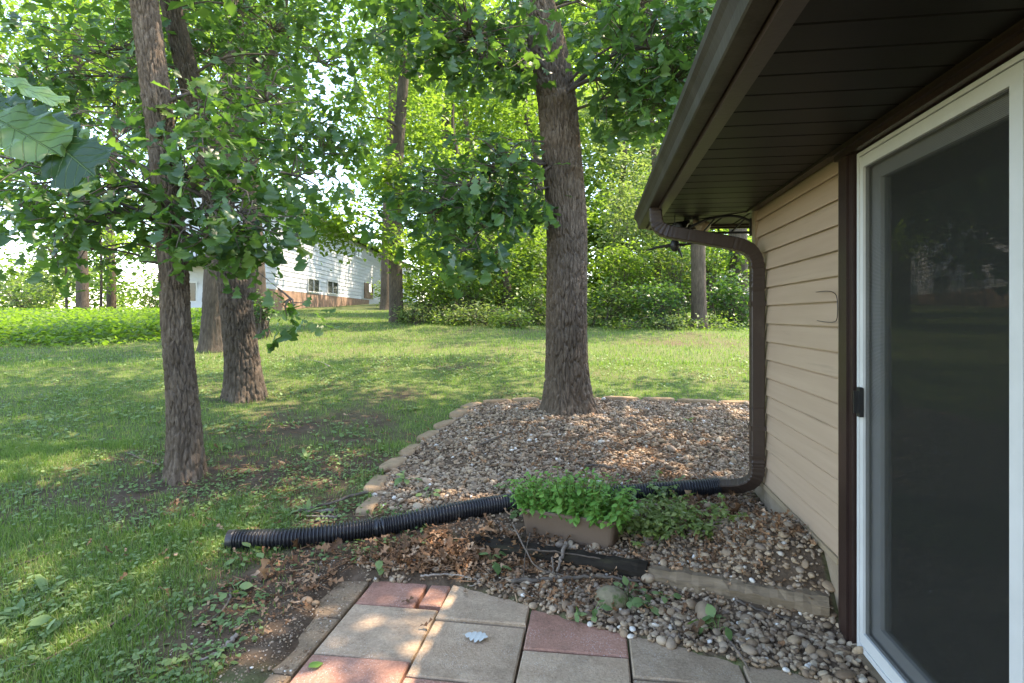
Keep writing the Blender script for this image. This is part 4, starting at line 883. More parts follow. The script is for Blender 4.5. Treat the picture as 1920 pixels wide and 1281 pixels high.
far_tree('slender_tree', 'slender tree in the pale thicket right of the large oak', P11, 26, [(1160, 330, 26, 80, 80, 150), (1190, 420, 25, 80, 55, 130), (1140, 230, 27, 70, 70, 110), (1230, 300, 26, 70, 70, 120), (1170, 140, 27, 80, 60, 80)], 'pale', .20, 'bark_grey', seed=37)
P12 = pxpath([(1235, 590, 12), (1232, 450, 11), (1228, 330, 10), (1222, 200, 8)], 22, [up(3, .06)])
far_tree('slender_tree', 'slender tree in the thicket left of the eave corner', P12, 26, [(1220, 360, 22, 60, 60, 110), (1260, 450, 21, 65, 50, 110), (1180, 480, 21, 60, 40, 90), (1220, 260, 22, 60, 50, 80)], 'pale', .16, 'bark_grey', seed=39)
P13 = pxpath([(1010, 585, 12), (1014, 450, 11), (1010, 320, 10), (985, 200, 9)], 24, [up(4, .06)])
far_tree('slender_tree', 'slender tree just left of the large oak trunk', P13, 26, [(990, 320, 24, 60, 80, 120), (960, 230, 24, 70, 70, 100), (1010, 180, 24, 60, 60, 70), (970, 450, 23, 60, 40, 70)], 'mid', .18, 'bark_dark', seed=41)
P18 = pxpath([(892, 575, 13), (890, 450, 12), (880, 300, 11), (870, 180, 9)], 38, [up(4, .1), up(3, .04)])
far_tree('shade_tree', 'tall broad tree added far back behind the leaning tree to shade the white house', P18, 26, [(850, 150, 37, 150, 110, 330), (760, 230, 38, 110, 90, 240), (800, 50, 38, 160, 90, 260), (930, 240, 37, 80, 80, 130)], 'mid', .30, 'bark_grey', seed=61)  # tree added on the sun side to shade the white house wall
# left distance
P14 = pxpath([(155, 580, 20), (154, 520, 19), (152, 460, 18), (150, 350, 17), (145, 200, 14)], 25, [up(4, .12), up(4, .04)])
far_tree('grey_tree', 'smooth grey tree at far left beyond the bright ground cover', P14, 40, [(150, 200, 25, 120, 90, 160), (60, 130, 25, 110, 100, 140), (230, 110, 25, 90, 80, 110), (140, 30, 25, 160, 80, 160), (60, 420, 24, 50, 25, 26), (150, -100, 25, 220, 90, 200)], 'bright', .23, 'bark_grey', seed=43, limbs=3)
P15 = pxpath([(209, 580, 15), (208, 500, 15), (206, 430, 14), (212, 300, 13), (220, 150, 11)], 30, [up(4, .1), up(4, .03)])
far_tree('grey_tree', 'second smooth grey tree at far left, right of the thicker one', P15, 34, [(250, 480, 28, 55, 26, 60), (230, 190, 30, 80, 60, 110), (270, 80, 30, 80, 80, 110), (240, -60, 30, 130, 80, 140), (180, 300, 30, 60, 35, 40)], 'bright', .25, 'bark_grey', seed=45)
P16 = pxpath([(125, 580, 5), (124, 500, 4), (122, 420, 4), (120, 330, 3)], 26, [up(1, .03)])
far_tree('sapling', 'thin sapling left of the smooth grey tree beyond the ground cover', P16, 14, [(120, 500, 26, 40, 30, 36), (100, 450, 26, 40, 25, 30), (80, 540, 26, 50, 22, 40)], 'pale', .2, 'bark_dark', seed=47, bd=.004, limbs=2)
P17 = pxpath([(189, 580, 5), (190, 500, 4), (188, 430, 4)], 27, [up(1, .03)])
far_tree('sapling', 'thin sapling between the two smooth grey trees at far left', P17, 14, [(190, 520, 27, 30, 25, 26), (200, 460, 27, 40, 20, 26)], 'bright', .2, 'bark_dark', seed=49, bd=.004, limbs=1)

# ------------------------------------------------------------------ undergrowth shrubs along the back of the lawn
def shrub(label, px, py, t, rx, ry, n_, mt, leaf, name='shrub'):
    c = W(px, py, t); k = t / FPX; g = float(gh(c[0], c[1]))
    root = empty(name, (c[0], c[1], g), label, 'shrub', 'shrubs in the undergrowth behind the lawn')
    rad = np.array([rx * k, rx * k * .7, ry * k]); st = MB()
    cc = ellipsoid(c, rad, n_, .3); cc[:, 2] = np.maximum(cc[:, 2], gh(cc[:, 0], cc[:, 1]) + .04)
    for q in cc[::max(1, n_ // 22)]: tube(st, resample([(c[0] + rng.normal(0, rx * k * .25), c[1] + rng.normal(0, .2), g - .03), (c + q) / 2 + rng.normal(0, .1, 3), q], 6), np.linspace(.016, .005, 6), 5, False)
    tag(st.build('stems', M['limb'], root), kind='stuff')
    T, Mx = clusters(cc, 7, leaf * .7, leaf * 1.3, -.15, leaf * 1.2); T[:, 2] = np.maximum(T[:, 2], gh(T[:, 0], T[:, 1]) + .02)
    mb = MB(); mb.inst(*LO, Mx, T, rng.random(len(T))); tag(mb.build('foliage', M[mt], root, True), kind='stuff')
SH = [('yellow green bush right of the slim dark tree', 800, 545, 19, 55, 45, 190, 'bright', .13), ('low pale bush at the foot of the slim dark tree', 780, 590, 18, 40, 22, 110, 'pale', .10),
      ('dense green bush in the middle of the undergrowth', 880, 555, 19, 60, 45, 220, 'shrub', .13), ('weedy pale bush in front of the leaning tree', 900, 592, 17.6, 65, 22, 170, 'pale', .10),
      ('dark green bush just left of the large oak trunk', 995, 575, 18, 50, 40, 170, 'shrub', .13), ('leafy bush left of the large oak at branch height', 940, 510, 20.5, 70, 45, 170, 'shrub', .14),
      ('dark bush directly right of the large oak', 1140, 570, 17.5, 60, 48, 240, 'shrub', .12), ('yellow green bush above the dark bush right of the oak', 1165, 500, 18.5, 45, 42, 150, 'bright', .14),
      ('deep green bush left of the straight oak', 1235, 575, 17, 60, 46, 240, 'oak_dark', .12), ('tall mottled bush behind the straight oak', 1250, 500, 19, 70, 60, 230, 'shrub', .13),
      ('dark bush between straight oak and downspout', 1370, 570, 17.6, 55, 55, 220, 'oak_dark', .13), ('low weedy bush at the foot of the straight oak', 1310, 612, 16.2, 75, 14, 130, 'shrub', .09),
      ('tall dark bush behind the oak near the downspout', 1410, 500, 21, 70, 70, 200, 'oak_dark', .15), ('arching bush beside the white house end', 740, 545, 30, 40, 24, 90, 'bright', .16),
      ('small dark shrub at the foot of the forked oak', 492, 580, 14, 18, 26, 50, 'oak_dark', .10), ('bright shrub mass left of the large oak trunk at low height', 850, 600, 17.8, 50, 14, 110, 'shrub', .09),
      ('weedy fringe right of the large oak base at the lawn edge', 1190, 612, 16.4, 70, 12, 130, 'shrub', .08), ('pale sunlit bush at far left beyond the ground cover', 40, 550, 27, 70, 35, 110, 'pale', .2), ('yellow green willow like bush left of the slender oak trunk', 285, 535, 31, 45, 36, 110, 'bright', .18)]
SH += [('tall airy yellow green bush right of the leaning tree', 1000, 480, 21, 50, 70, 200, 'bright', .15), ('tall pale bush right of the large oak, high in the thicket', 1190, 430, 20.5, 65, 75, 230, 'pale', .14), ('dark leafy bush rising behind the yellow green bush by the slim tree', 830, 490, 23, 55, 60, 200, 'oak_dark', .16), ('sunlit feathery bush left of the leaning tree', 870, 500, 20.5, 45, 40, 130, 'bright', .13),
       ('tall dark bush between the large oak and the straight oak', 1265, 440, 22, 55, 80, 200, 'oak_dark', .15), ('sprawling low bush spilling onto the lawn left of the large oak', 960, 600, 16.6, 40, 16, 110, 'shrub', .10), ('small pale weed bush spilling onto the lawn right of the large oak', 1250, 612, 15.9, 34, 14, 80, 'pale', .09), ('yellow green bush crown over the thicket at the eave', 1330, 470, 20, 50, 50, 130, 'bright', .13)]
for s_ in SH: shrub(*s_)

# bright ground cover bed at the left
mb = MB(); N = 34000
t_ = rng.uniform(11.5, 24, N); u_ = rng.uniform(-400, 420, N); uu = (u_ - 960) / FPX
x_ = t_ * (F2[0] + uu * R2[0]); y_ = t_ * (F2[1] + uu * R2[1])
edge = 12.6 + (fbm(u_ * .01, t_ * 0, 3) - .5) * 2.4 + np.clip((u_ - 150) / 100, 0, 3) * .5
ok = (t_ > edge) & (rng.random(N) < sm((t_ - edge) / 1.0) * .8 + .2); x_, y_, t_ = x_[ok], y_[ok], t_[ok]
hh = rng.uniform(.03, .34, len(x_)) * sm((t_ - edge[ok]) / 1.2 + .15)
T = np.stack([x_, y_, gh(x_, y_) + hh], 1); n_ = len(T)
Mx = leafM(rng.uniform(0, 6.28, n_), rng.normal(-.05, .4, n_), rng.normal(0, .4, n_), rng.uniform(.09, .17, n_)); mb.inst(*LO, Mx, T, rng.random(n_))
tag(mb.build('ground_cover', M['cover'], None, True), 'bright green leafy ground cover bed at the left behind the lawn', 'ground cover', kind='stuff')

# far woods: one mass behind everything, thinner where the sky shows
mb = MB()
FW = [(0, 120, 60, 190, 120, 190), (0, 330, 55, 120, 60, 110), (250, 60, 62, 190, 110, 210), (330, 280, 55, 110, 110, 160), (520, 330, 60, 90, 80, 110), (560, 400, 70, 60, 40, 60), (250, 420, 55, 130, 60, 120), (830, 240, 46, 110, 150, 260), (960, 150, 50, 130, 140, 280), (1090, 330, 42, 140, 150, 360), (1210, 260, 42, 140, 170, 360), (1120, 110, 50, 160, 120, 240), (1300, 420, 36, 140, 120, 330), (930, 450, 42, 130, 90, 240),
      (1080, 510, 34, 170, 60, 280), (800, 480, 55, 60, 60, 90), (1440, 330, 40, 150, 200, 280), (60, 530, 48, 150, 40, 140), (300, 545, 60, 90, 28, 90), (-150, 300, 50, 200, 250, 230), (820, 60, 56, 90, 90, 110), (1350, 100, 50, 200, 150, 160), (1150, 420, 30, 120, 60, 200), (800, 120, 62, 120, 150, 320), (900, 300, 55, 130, 110, 330), (960, 30, 60, 140, 80, 260), (710, 360, 66, 80, 70, 130), (830, 400, 52, 90, 90, 240), (990, 430, 44, 100, 80, 220), (1180, 60, 54, 160, 100, 240), (480, 420, 66, 150, 60, 160), (420, 250, 62, 120, 120, 220), (560, 60, 66, 60, 70, 70), (100, 480, 56, 160, 50, 150), (1060, 200, 48, 90, 120, 230), (740, 250, 60, 60, 120, 130), (1230, 180, 46, 110, 100, 200), (900, 520, 40, 120, 45, 200), (1150, 535, 33, 200, 50, 200), (950, 545, 36, 150, 38, 240), (1350, 520, 28, 150, 60, 300), (800, 545, 52, 70, 26, 90), (60, 562, 46, 260, 18, 200), (300, 565, 50, 110, 16, 90), (1420, 560, 32, 130, 40, 200)]
for (px, py, t, rx, ry, n_) in FW:
    k = t / FPX; cc = clumpy(W(px, py, t), (rx * k, rx * k * .4, ry * k), n_, .1, min(rx, ry) * k * .2); cc[:, 2] = np.maximum(cc[:, 2], gh(cc[:, 0], cc[:, 1]) + .3)
    T, Mx = clusters(cc, 12, .30, .56, -.2, t * .017); mb.inst(*LO, Mx, T, rng.random(len(T)))
FW2 = [(60, 120, 78, 200, 160, 300), (280, 160, 80, 170, 200, 330), (470, 120, 80, 110, 170, 220), (430, 380, 80, 160, 90, 220), (200, 400, 76, 90, 60, 100), (790, 160, 76, 110, 190, 260), (930, 180, 70, 130, 210, 320), (1080, 120, 66, 140, 170, 260), (900, 460, 72, 170, 80, 220), (1160, 320, 60, 150, 150, 260), (-60, 300, 76, 110, 160, 160), (-420, 340, 70, 260, 180, 160), (1520, 340, 56, 200, 200, 200), (1900, 340, 56, 260, 200, 220), (1750, 520, 34, 330, 70, 160), (540, 440, 82, 80, 50, 80)]
for (px, py, t, rx, ry, n_) in FW2:
    k = t / FPX; cc = clumpy(W(px, py, t), (rx * k, rx * k * .3, ry * k), n_, .1, min(rx, ry) * k * .25); cc[:, 2] = np.maximum(cc[:, 2], gh(cc[:, 0], cc[:, 1]) + .3)
    T, Mx = clusters(cc, 12, .55, .95, -.4, t * .018); mb.inst(*LO, Mx, T, rng.random(len(T)))
tag(mb.build('far_woods', M['mid'], None, True), 'distant leafy woodland closing the view behind the yard', 'woods', kind='stuff')

# ------------------------------------------------------------------ white neighbouring house
uw = -.009; x0c = -11.26
def HW(a, o, z):
    t = 27 + a; d = unit(np.array([uw, 1.0])); n2 = np.array([d[1], -d[0]])
    q = np.array([x0c + uw * 27, 27.0]) + d * a + n2 * o
    p = R2 * q[0] + F2 * q[1]; return (p[0], p[1], z)
def hbox(mb, a0, a1, o0, o1, z0, z1):
    V = [HW(a, o, z) for z in (z0, z1) for a, o in ((a0, o0), (a1, o0), (a1, o1), (a0, o1))]
    return mb.add(V, [(3, 2, 1, 0), (4, 5, 6, 7), (0, 1, 5, 4), (1, 2, 6, 5), (2, 3, 7, 6), (3, 0, 4, 7)][:0] + BOXF)
wh = empty('white_house', HW(20, 0, 2.3), 'white two storey neighbour house with lap siding behind the trees', 'house')
mb = MB(); hbox(mb, 0, 46, -4.6, -.02, 1.3, 6.9); ww = mb.build('wall', M['lap'], wh)
z = 2.67
while z < 6.85:
    mb = MB()
    V = [HW(a, o, zz) for a in (-.0, 46) for o, zz in ((-.02, z), (.026, z), (.004, min(z + .22, 6.9)), (-.02, min(z + .22, 6.9)))]
    mb.add(V, [(0, 1, 2, 3), (4, 7, 6, 5), (0, 4, 5, 1), (1, 5, 6, 2), (2, 6, 7, 3), (3, 7, 4, 0)]); mb.build('siding_board', M['lap'], ww)
    mb = MB(); V = [HW(a, o, zz) for o in (-4.6, -.0) for a, zz in ((.0, z), (-.026, z), (-.004, min(z + .22, 6.9)), (.0, min(z + .22, 6.9)))]
    mb.add(V, [(0, 1, 2, 3), (4, 7, 6, 5), (0, 4, 5, 1), (1, 5, 6, 2), (2, 6, 7, 3), (3, 7, 4, 0)]); mb.build('siding_board', M['lap'], ww)
    z += .25
mb = MB(); hbox(mb, .05, 20, -.02, .02, 1.2, 2.66); mb.build('brick_foundation', M['brick'], wh)
mb = MB(); hbox(mb, -.05, .02, -4.6, -.02, 1.2, 2.66); mb.build('lower_wall', M['lap'], wh)
mb = MB(); hbox(mb, 18.3, 21.2, .036, .09, 2.75, 4.0); mb.build('brick_panel', M['brick'], wh)
mb = MB(); hbox(mb, 19.6, 20.4, .092, .12, 3.3, 3.95); mb.build('window', M['dark_glass'], wh)
def hwin(a0, a1, z0, z1):
    w = .07; mb = MB(); hbox(mb, a0, a1, .036, .085, z0, z0 + w); hbox(mb, a0, a1, .036, .085, z1 - w, z1); am = (a0 + a1) / 2
    for a in (a0, am - w / 2, a1 - w): hbox(mb, a, a + w, .036, .084, z0 + w, z1 - w)
    f = mb.build('window', M['white'], wh)
    for p0, p1 in ((a0 + w, am - w / 2), (am + w / 2, a1 - w)): mb = MB(); hbox(mb, p0, p1, .036, .06, z0 + w, z1 - w); mb.build('pane', M['dark_glass'], f)
hwin(5.4, 7.4, 2.72, 3.55); hwin(8.95, 11.2, 2.76, 3.62); hwin(15.5, 17.6, 5.75, 6.6); hwin(2.0, 4.2, 4.9, 6.1)
mb = MB(); hbox(mb, -.06, -.04, -3.9, -3.2, 2.0, 3.0); f = mb.build('window', M['white'], wh); mb = MB(); hbox(mb, -.075, -.062, -3.82, -3.28, 2.08, 2.92); mb.build('pane', M['dark_glass'], f)
mb = MB(); hbox(mb, -1.9, -.04, -4.6, -.3, 3.72, 3.95); dk = mb.build('deck', M['timber_dark'], wh)
for k in range(20): mb = MB(); hbox(mb, -1.88, -1.84, -4.5 + k * .22, -4.46 + k * .22, 3.95, 4.85); mb.build('baluster', M['black'], dk)
mb = MB(); hbox(mb, -1.92, -1.82, -4.6, -.3, 4.85, 4.92); mb.build('handrail', M['timber_dark'], dk)
mb = MB()
for s0, s1, za, zb in ((.6, -2.3, 6.85, 7.95), (-5.2, -2.3, 6.85, 7.95)):
    V = [HW(a, o, zz) for a in (-.6, 46.6) for o, zz in ((s0, za), (s1, zb), (s1, zb + .15), (s0, za + .15))]
    mb.add(V, [(0, 1, 2, 3), (4, 7, 6, 5), (0, 4, 5, 1), (1, 5, 6, 2), (2, 6, 7, 3), (3, 7, 4, 0)])
mb.build('roof', M['shingle'], wh)

# ------------------------------------------------------------------ lawn: blades and low weeds
def scatter(n, t0, t1, u0, u1, powr=1.0):
    t = (rng.random(n) * (t1 ** (powr + 1) - t0 ** (powr + 1)) + t0 ** (powr + 1)) ** (1 / (powr + 1)); u = rng.uniform(u0, u1, n); a = (u - 960) / FPX
    return t * (F2[0] + a * R2[0]), t * (F2[1] + a * R2[1]), t
def lawn_ok(x, y):
    return (~inpoly(x, y, BED)) & ~((x > -1.42) & (y < 2.95)) & ~((x > 1.0) & (y < 4.9))
BL3 = (np.array([(0, -.5, 0), (0, .5, 0), (.35, -.36, .55), (.35, .36, .55), (.9, 0, .9)], float), None)
def blades(mb, n, t0, t1, u0, u1, hgt, wid, three, pw=.4):
    x, y, t = scatter(n, t0, t1, u0, u1, pw); ok = lawn_ok(x, y); x, y, t = x[ok], y[ok], t[ok]
    g = grass_mask(x, y); ok = rng.random(len(x)) < g ** 1.3 + .03; x, y, t = x[ok], y[ok], t[ok]; n = len(x)
    az = rng.uniform(0, 6.283, n); h = rng.uniform(.5, 1.25, n) * hgt * (.7 + .6 * fbm(x * 2.5, y * 2.5, 61)); w = rng.uniform(.7, 1.2, n) * wid; lean = rng.uniform(.1, .8, n) * h
    c, s = np.cos(az), np.sin(az); z = gh(x, y) - .004
    ax = np.stack([c, s, 0 * c], 1); bx = np.stack([-s, c, 0 * c], 1); zx = np.array([0, 0, 1.0])
    P = np.stack([x, y, z], 1)
    a = P - bx * w[:, None] / 2; b_ = P + bx * w[:, None] / 2
    tip = P + ax * lean[:, None] + zx * h[:, None]
    r = np.clip(rng.random(n) * .75 + (fbm(x * .9, y * .9, 71) - .4) * .5, 0, 1)
    if three:
        m1 = P + ax * (lean * .3)[:, None] + zx * (h * .6)[:, None]
        V = np.stack([a, b_, m1 + bx * w[:, None] * .36, m1 - bx * w[:, None] * .36, tip], 1).reshape(-1, 3); k = np.arange(n)[:, None] * 5
        mb.add(V, np.concatenate([k + np.array([[0, 1, 2]]), k + np.array([[0, 2, 3]]), k + np.array([[3, 2, 4]])]), np.repeat(r, 5))
    else:
        V = np.stack([a, b_, tip], 1).reshape(-1, 3); k = np.arange(n)[:, None] * 3; mb.add(V, k + np.array([[0, 1, 2]]), np.repeat(r, 3))
mb = MB()
blades(mb, 120000, 1.9, 5.2, -60, 780, .05, .0038, True); blades(mb, 26000, 1.9, 5.2, -900, -60, .05, .005, False)
blades(mb, 90000, 5.2, 10, -60, 1480, .05, .0060, False, .6); blades(mb, 26000, 5.2, 10, -800, -60, .05, .008, False, .6); blades(mb, 14000, 5.2, 10, 1480, 2100, .05, .008, False, .6)
blades(mb, 125000, 9.5, 27, -60, 1480, .075, .013, False, .6); blades(mb, 20000, 9.5, 22, -700, -60, .075, .018, False, .6); blades(mb, 20000, 9.5, 24, 1480, 2200, .075, .018, False, .6)
tag(mb.build('lawn_grass', M['grass'], None, False), 'short patchy grass of the shaded lawn', 'grass', kind='stuff')
mb = MB()
def lowweeds(n, t0, t1, u0, u1, s0, s1):
    x, y, t = scatter(n, t0, t1, u0, u1, .5); ok = lawn_ok(x, y); x, y = x[ok], y[ok]
    pr = sm((fbm(x * 1.1, y * 1.1, 81) - .40) / .18) * (.25 + .75 * sm((fbm(x * 4, y * 4, 83) - .35) / .25)); ok = rng.random(len(x)) < pr; x, y = x[ok], y[ok]; n = len(x)
    sz = rng.uniform(s0, s1, n); T = np.stack([x, y, gh(x, y) + rng.uniform(.005, .035, n)], 1)
    Mx = leafM(rng.uniform(0, 6.28, n), rng.normal(.1, .3, n), rng.normal(0, .3, n), sz); mb.inst(*BROAD[0], Mx, T, rng.random(n))
lowweeds(18000, 1.9, 5, -60, 800, .010, .034); lowweeds(22000, 5, 11, -60, 1460, .025, .055)
tag(mb.build('lawn_weeds', M['weed'], None, True), 'low broad leaved weeds creeping through the lawn', 'weeds', kind='stuff')

# ------------------------------------------------------------------ leaf litter, sticks, stones, weeds
dlm = []
for k in range(4):
    v, f = leaf_tpl([0, .2, .35, .5, .65, .8, 1], [.01, .12, .05, .24, .08, .22, .02], random.uniform(-.5, .5), random.uniform(-.5, .8), .06, .06); dlm.append((v, f))
dme = [MB().add(v, f, 0.0).mesh('dead_leaf', M['dead'], (0, 0, 0), True) for v, f in dlm]
def litter_pts(n, blobs):
    out = []
    wsum = sum(b_[3] for b_ in blobs)
    for px, py, sg, w in blobs:
        c = G(px, py); k = int(n * w / wsum); q = c[:2] + rng.normal(0, 1, (k, 2)) * np.array([sg, sg * .7]); out.append(q)
    return np.concatenate(out)
q = litter_pts(170, [(800, 1050, .16, 3), (880, 1060, .14, 2), (720, 1070, .15, 1.2), (980, 1050, .16, .8), (900, 985, .2, .8), (1330, 940, .15, .8), (1250, 1000, .25, .7), (600, 1075, .25, .8), (1010, 1010, .2, .7), (560, 1090, .2, .5)])
q = q[~((q[:, 0] > -1.35) & (q[:, 1] < np.interp(q[:, 0], PE_X, PE_Y) - .02))]
for k, (x, y) in enumerate(q):
    Mx = leafM(np.array([rng.uniform(0, 6.28)]), np.array([rng.normal(0, .35)]), np.array([rng.normal(0, .5)]), np.array([rng.uniform(.06, .11)]))[0]
    o = place('dead_leaf', dme[k % 4], None, np.array([x, y, float(gh(x, y)) + rng.uniform(.012, .045)]), Mx)
    tag(o, 'curled brown oak leaf lying in the litter around timbers and drain pipe', 'leaf', 'dead oak leaves in the litter')
mb = MB()
q = litter_pts(4600, [(800, 1050, .2, 3), (620, 1080, .3, 1.2), (900, 1040, .25, 2), (500, 900, .6, 1.0), (620, 820, .8, 1.0), (1330, 940, .25, 1), (1200, 800, .8, 1.0), (1100, 1110, .3, .7), (540, 1130, .25, 1), (420, 1010, .4, .6), (1250, 1060, .3, .8), (1060, 860, .5, 1.2), (1300, 820, .4, 1.2), (1180, 900, .3, .8), (980, 820, .4, .6), (1310, 960, .22, 2.2), (1400, 1010, .16, 1.6), (1250, 905, .3, 1.2), (1120, 1095, .2, .8)])
q = q[~((q[:, 0] > -1.35) & (q[:, 1] < np.interp(q[:, 0], PE_X, PE_Y) - .02)) & (q[:, 0] < 1.03)]; n_ = len(q)
T = np.stack([q[:, 0], q[:, 1], gh(q[:, 0], q[:, 1]) + rng.uniform(.005, .03, n_)], 1); Mx = leafM(rng.uniform(0, 6.28, n_), rng.normal(0, .35, n_), rng.normal(0, .5, n_), rng.uniform(.02, .06, n_))
for k in range(4): mb.inst(*dlm[k], Mx[k::4], T[k::4], rng.random(len(T[k::4])))
q = litter_pts(1300, [(800, 1060, .25, 2), (640, 1090, .3, 1), (620, 950, .3, 1), (1000, 1070, .3, 1.5), (520, 880, .6, 1), (1150, 850, .7, 3), (1300, 980, .3, 1)])
q = q[~((q[:, 0] > -1.35) & (q[:, 1] < np.interp(q[:, 0], PE_X, PE_Y) - .02)) & (q[:, 0] < 1.03)]
for x, y in q:
    a = rng.uniform(0, 6.28); l_ = rng.uniform(.03, .12); z = float(gh(x, y)) + .012
    tube(mb, [(x, y, z), (x + math.cos(a) * l_, y + math.sin(a) * l_, z + rng.uniform(-.005, .02))], rng.uniform(.0012, .003), 4, False)
tag(mb.build('leaf_litter', M['dead'], None, False), 'brown leaf scraps and twig bits strewn over soil and gravel', 'litter', kind='stuff')
gb = MB(); n2 = 5200; kx = np.concatenate([rng.uniform(-1.75, -1.17, 4200), rng.normal(-.9, .45, 1000)]); ky = np.concatenate([rng.uniform(1.7, 3.0, 4200), rng.uniform(2.92, 3.15, 1000)])
ok = rng.random(n2) < np.where(kx > -1.3, .55, .8 - np.clip(-1.3 - kx, 0, .45) * 1.2); kx, ky = kx[ok], ky[ok]; n2 = len(kx)
gb.inst(ICO1[0] * np.array([1, 1, .6]), ICO1[1], rot_rand(n2, .3) * np.exp(rng.normal(math.log(.0032), .45, n2))[:, None, None], np.stack([kx, ky, np.maximum(gh(kx, ky), np.where((kx > -1.4) & (ky < 2.9), -.004, -1)) + .001], 1), rng.random(n2) * .85)
tag(gb.build('soil_grit', M['pebble'], None, True), 'grit and tiny stones on bare soil along the left edge of the patio', 'gravel', kind='stuff')
def lying(px, py, dz, me_, mat_, az, size, label, name='fallen_leaf', t=None):
    p = G(px, py) if t is None else W(px, py, t); p = np.array([p[0], p[1], dz])
    return tag(place(name, me_, None, p, leafM(np.array([az]), np.array([.05]), np.array([.05]), np.array([size]))[0]), label, 'leaf')
m_pale = surf('pale_leaf_back', (.42, .43, .39), (.52, .53, .49), 30, .7, .1, 60, .2)
_s = np.linspace(0, 1, 44); flat = leaf_tpl(_s, np.where(_s < .1, .012, (.05 + .30 * np.sin(math.pi * np.clip(_s, 0, 1) ** 1.3)) * (.42 + .58 * np.abs(np.cos(5.1 * math.pi * _s)) ** .6) * (1 - _s ** 14)), .02, .03, .0, .0)
pal = MB().add(*flat, 0.0).mesh('fallen_leaf', m_pale, (0, 0, 0), True)
def onpaver(px, py): t = CAMZ * FPX / (py - HOR); return t
lying(868, 1194, .012, pal, None, -.12, .115, 'pale upturned oak leaf lying on the middle tan paver', t=onpaver(868, 1194))
grn = MB().add(*BROAD[0], 0.0).mesh('fallen_leaf', M['mint'], (0, 0, 0), True)
lying(578, 1258, .014, grn, None, .9, .062, 'small green leaf lying on the red paver at the front', t=onpaver(578, 1258))
lying(786, 1181, .014, dme[0], None, .3, .06, 'tan lobed leaf lying on the joint between two tan pavers', t=onpaver(786, 1181))
lying(752, 1136, .016, dme[1], None, .7, .065, 'grey brown curled leaf lying on the red paver at the back', t=onpaver(752, 1136))
lying(872, 1112, .022, dme[2], None, -1.2, .07, 'orange brown leaf at the back edge of the upper tan paver', t=onpaver(872, 1112))
lying(1112, 1172, .02, dme[3], None, 2.6, .07, 'orange brown leaf at the gravel edge of the dark red paver', t=onpaver(1112, 1172))
lying(1280, 1200, .03, dme[0], None, .2, .10, 'large brown oak leaf beside the front gravel and grey paver', t=onpaver(1280, 1200))
def stick(pts, r0, label, mt='wood_twig', kz=.012, w3=None):
    P = []
    for p in pts:
        if len(p) == 2: g = G(*p); P.append(g + np.array([0, 0, kz]))
        else: P.append(W(*p))
    P = resample(P, 24) + rng.normal(0, r0 * .25, (24, 3))
    mb = MB(); tube(mb, P, np.linspace(r0, r0 * .45, 24), 7); return tag(mb.build('stick', M[mt], None, True, P[0]), label, 'stick')
stick([(740, 1121), (700, 1135), (655, 1165), (605, 1175)], .010, 'stout grey stick lying across the left edge of the pavers')
stick([(690, 930), (655, 940), (610, 955), (560, 965)], .012, 'dark stick leaning from the last edging stone onto the lawn', 'twig_dark', .03)
stick([(625, 960), (590, 962), (548, 962)], .013, 'broken grey branch piece in the pile behind the pipe')
stick([(640, 972), (600, 972), (555, 970)], .010, 'second broken branch piece in the pile behind the pipe')
stick([(620, 982), (580, 980), (545, 985)], .006, 'thin twig at the front of the pile behind the pipe')
stick([(445, 1195), (425, 1215), (405, 1232), (375, 1242)], .011, 'stout brown stick in the weeds left of the pavers')
stick([(432, 1105), (430, 1130), (405, 1160), (368, 1178)], .007, 'forked grey twig in the soil left of the pavers')
stick([(245, 1158), (200, 1180), (150, 1205), (90, 1240), (0, 1275)], .007, 'long thin bleached stick in the lawn at lower left')
stick([(285, 1150), (260, 1175), (240, 1198)], .005, 'short straw coloured twig in the lawn at lower left')
stick([(95, 1040), (60, 1055), (25, 1065)], .008, 'grey stick half hidden in the lawn at the left edge', 'twig_dark')
stick([(620, 690), (600, 680), (575, 676)], .014, 'pale fallen branch lying far back on the lawn')
stick([(300, 875), (270, 865), (235, 850)], .009, 'grey stick beside the foot of the slender leaning oak')
stick([(790, 1080, 2.98), (850, 1078, 2.97), (900, 1090, 2.92), (880, 1100, 2.9)], .006, 'brown stick curving through the leaf litter behind the pavers')
stick([(963, 985, 3.3), (985, 1030, 3.08), (1010, 1065, 2.98), (1060, 1080, 2.93)], .006, 'bent twig leaning against the dark timber before the planter')
stick([(994, 1000, 3.28), (985, 1040, 3.06), (982, 1080, 2.95)], .004, 'upright thin twig leaning on the dark timber at its left')
stick([(985, 1030, 3.10), (1050, 1036, 3.08), (1110, 1045, 3.02), (1170, 1060, 2.97)], .006, 'long reddish brown stick lying along the top of the dark timber')
stick([(1035, 1045, 3.05), (1038, 1075, 2.95)], .005, 'short twig standing against the middle of the dark timber')
stick([(1062, 1018, 3.12), (1052, 1050, 3.0), (1045, 1072, 2.95)], .013, 'flaky bark strip hanging over the dark timber')
stick([(1150, 1060, 2.98), (1165, 1090, 2.88), (1180, 1105, 2.84)], .004, 'thin grey twig leaning off the right end of the dark timber')
stick([(1195, 1058, 2.98), (1210, 1090, 2.87), (1230, 1110, 2.8)], .004, 'thin forked twig near the joint of the two timbers')
stick([(960, 1090, 2.90), (1040, 1085, 2.91), (1130, 1082, 2.90), (1200, 1090, 2.85)], .012, 'thick rotting stick along the foot of the dark timber', 'twig_dark')
stick([(1260, 1165), (1270, 1190), (1278, 1205)], .009, 'short stub of wood standing in the front gravel')
stick([(1370, 1210), (1395, 1245), (1410, 1275)], .007, 'thin brown stick at the edge of the grey paver')
stick([(1380, 1130), (1430, 1150), (1480, 1165)], .006, 'dark twig lying at the foot of the weathered timber', 'twig_dark')
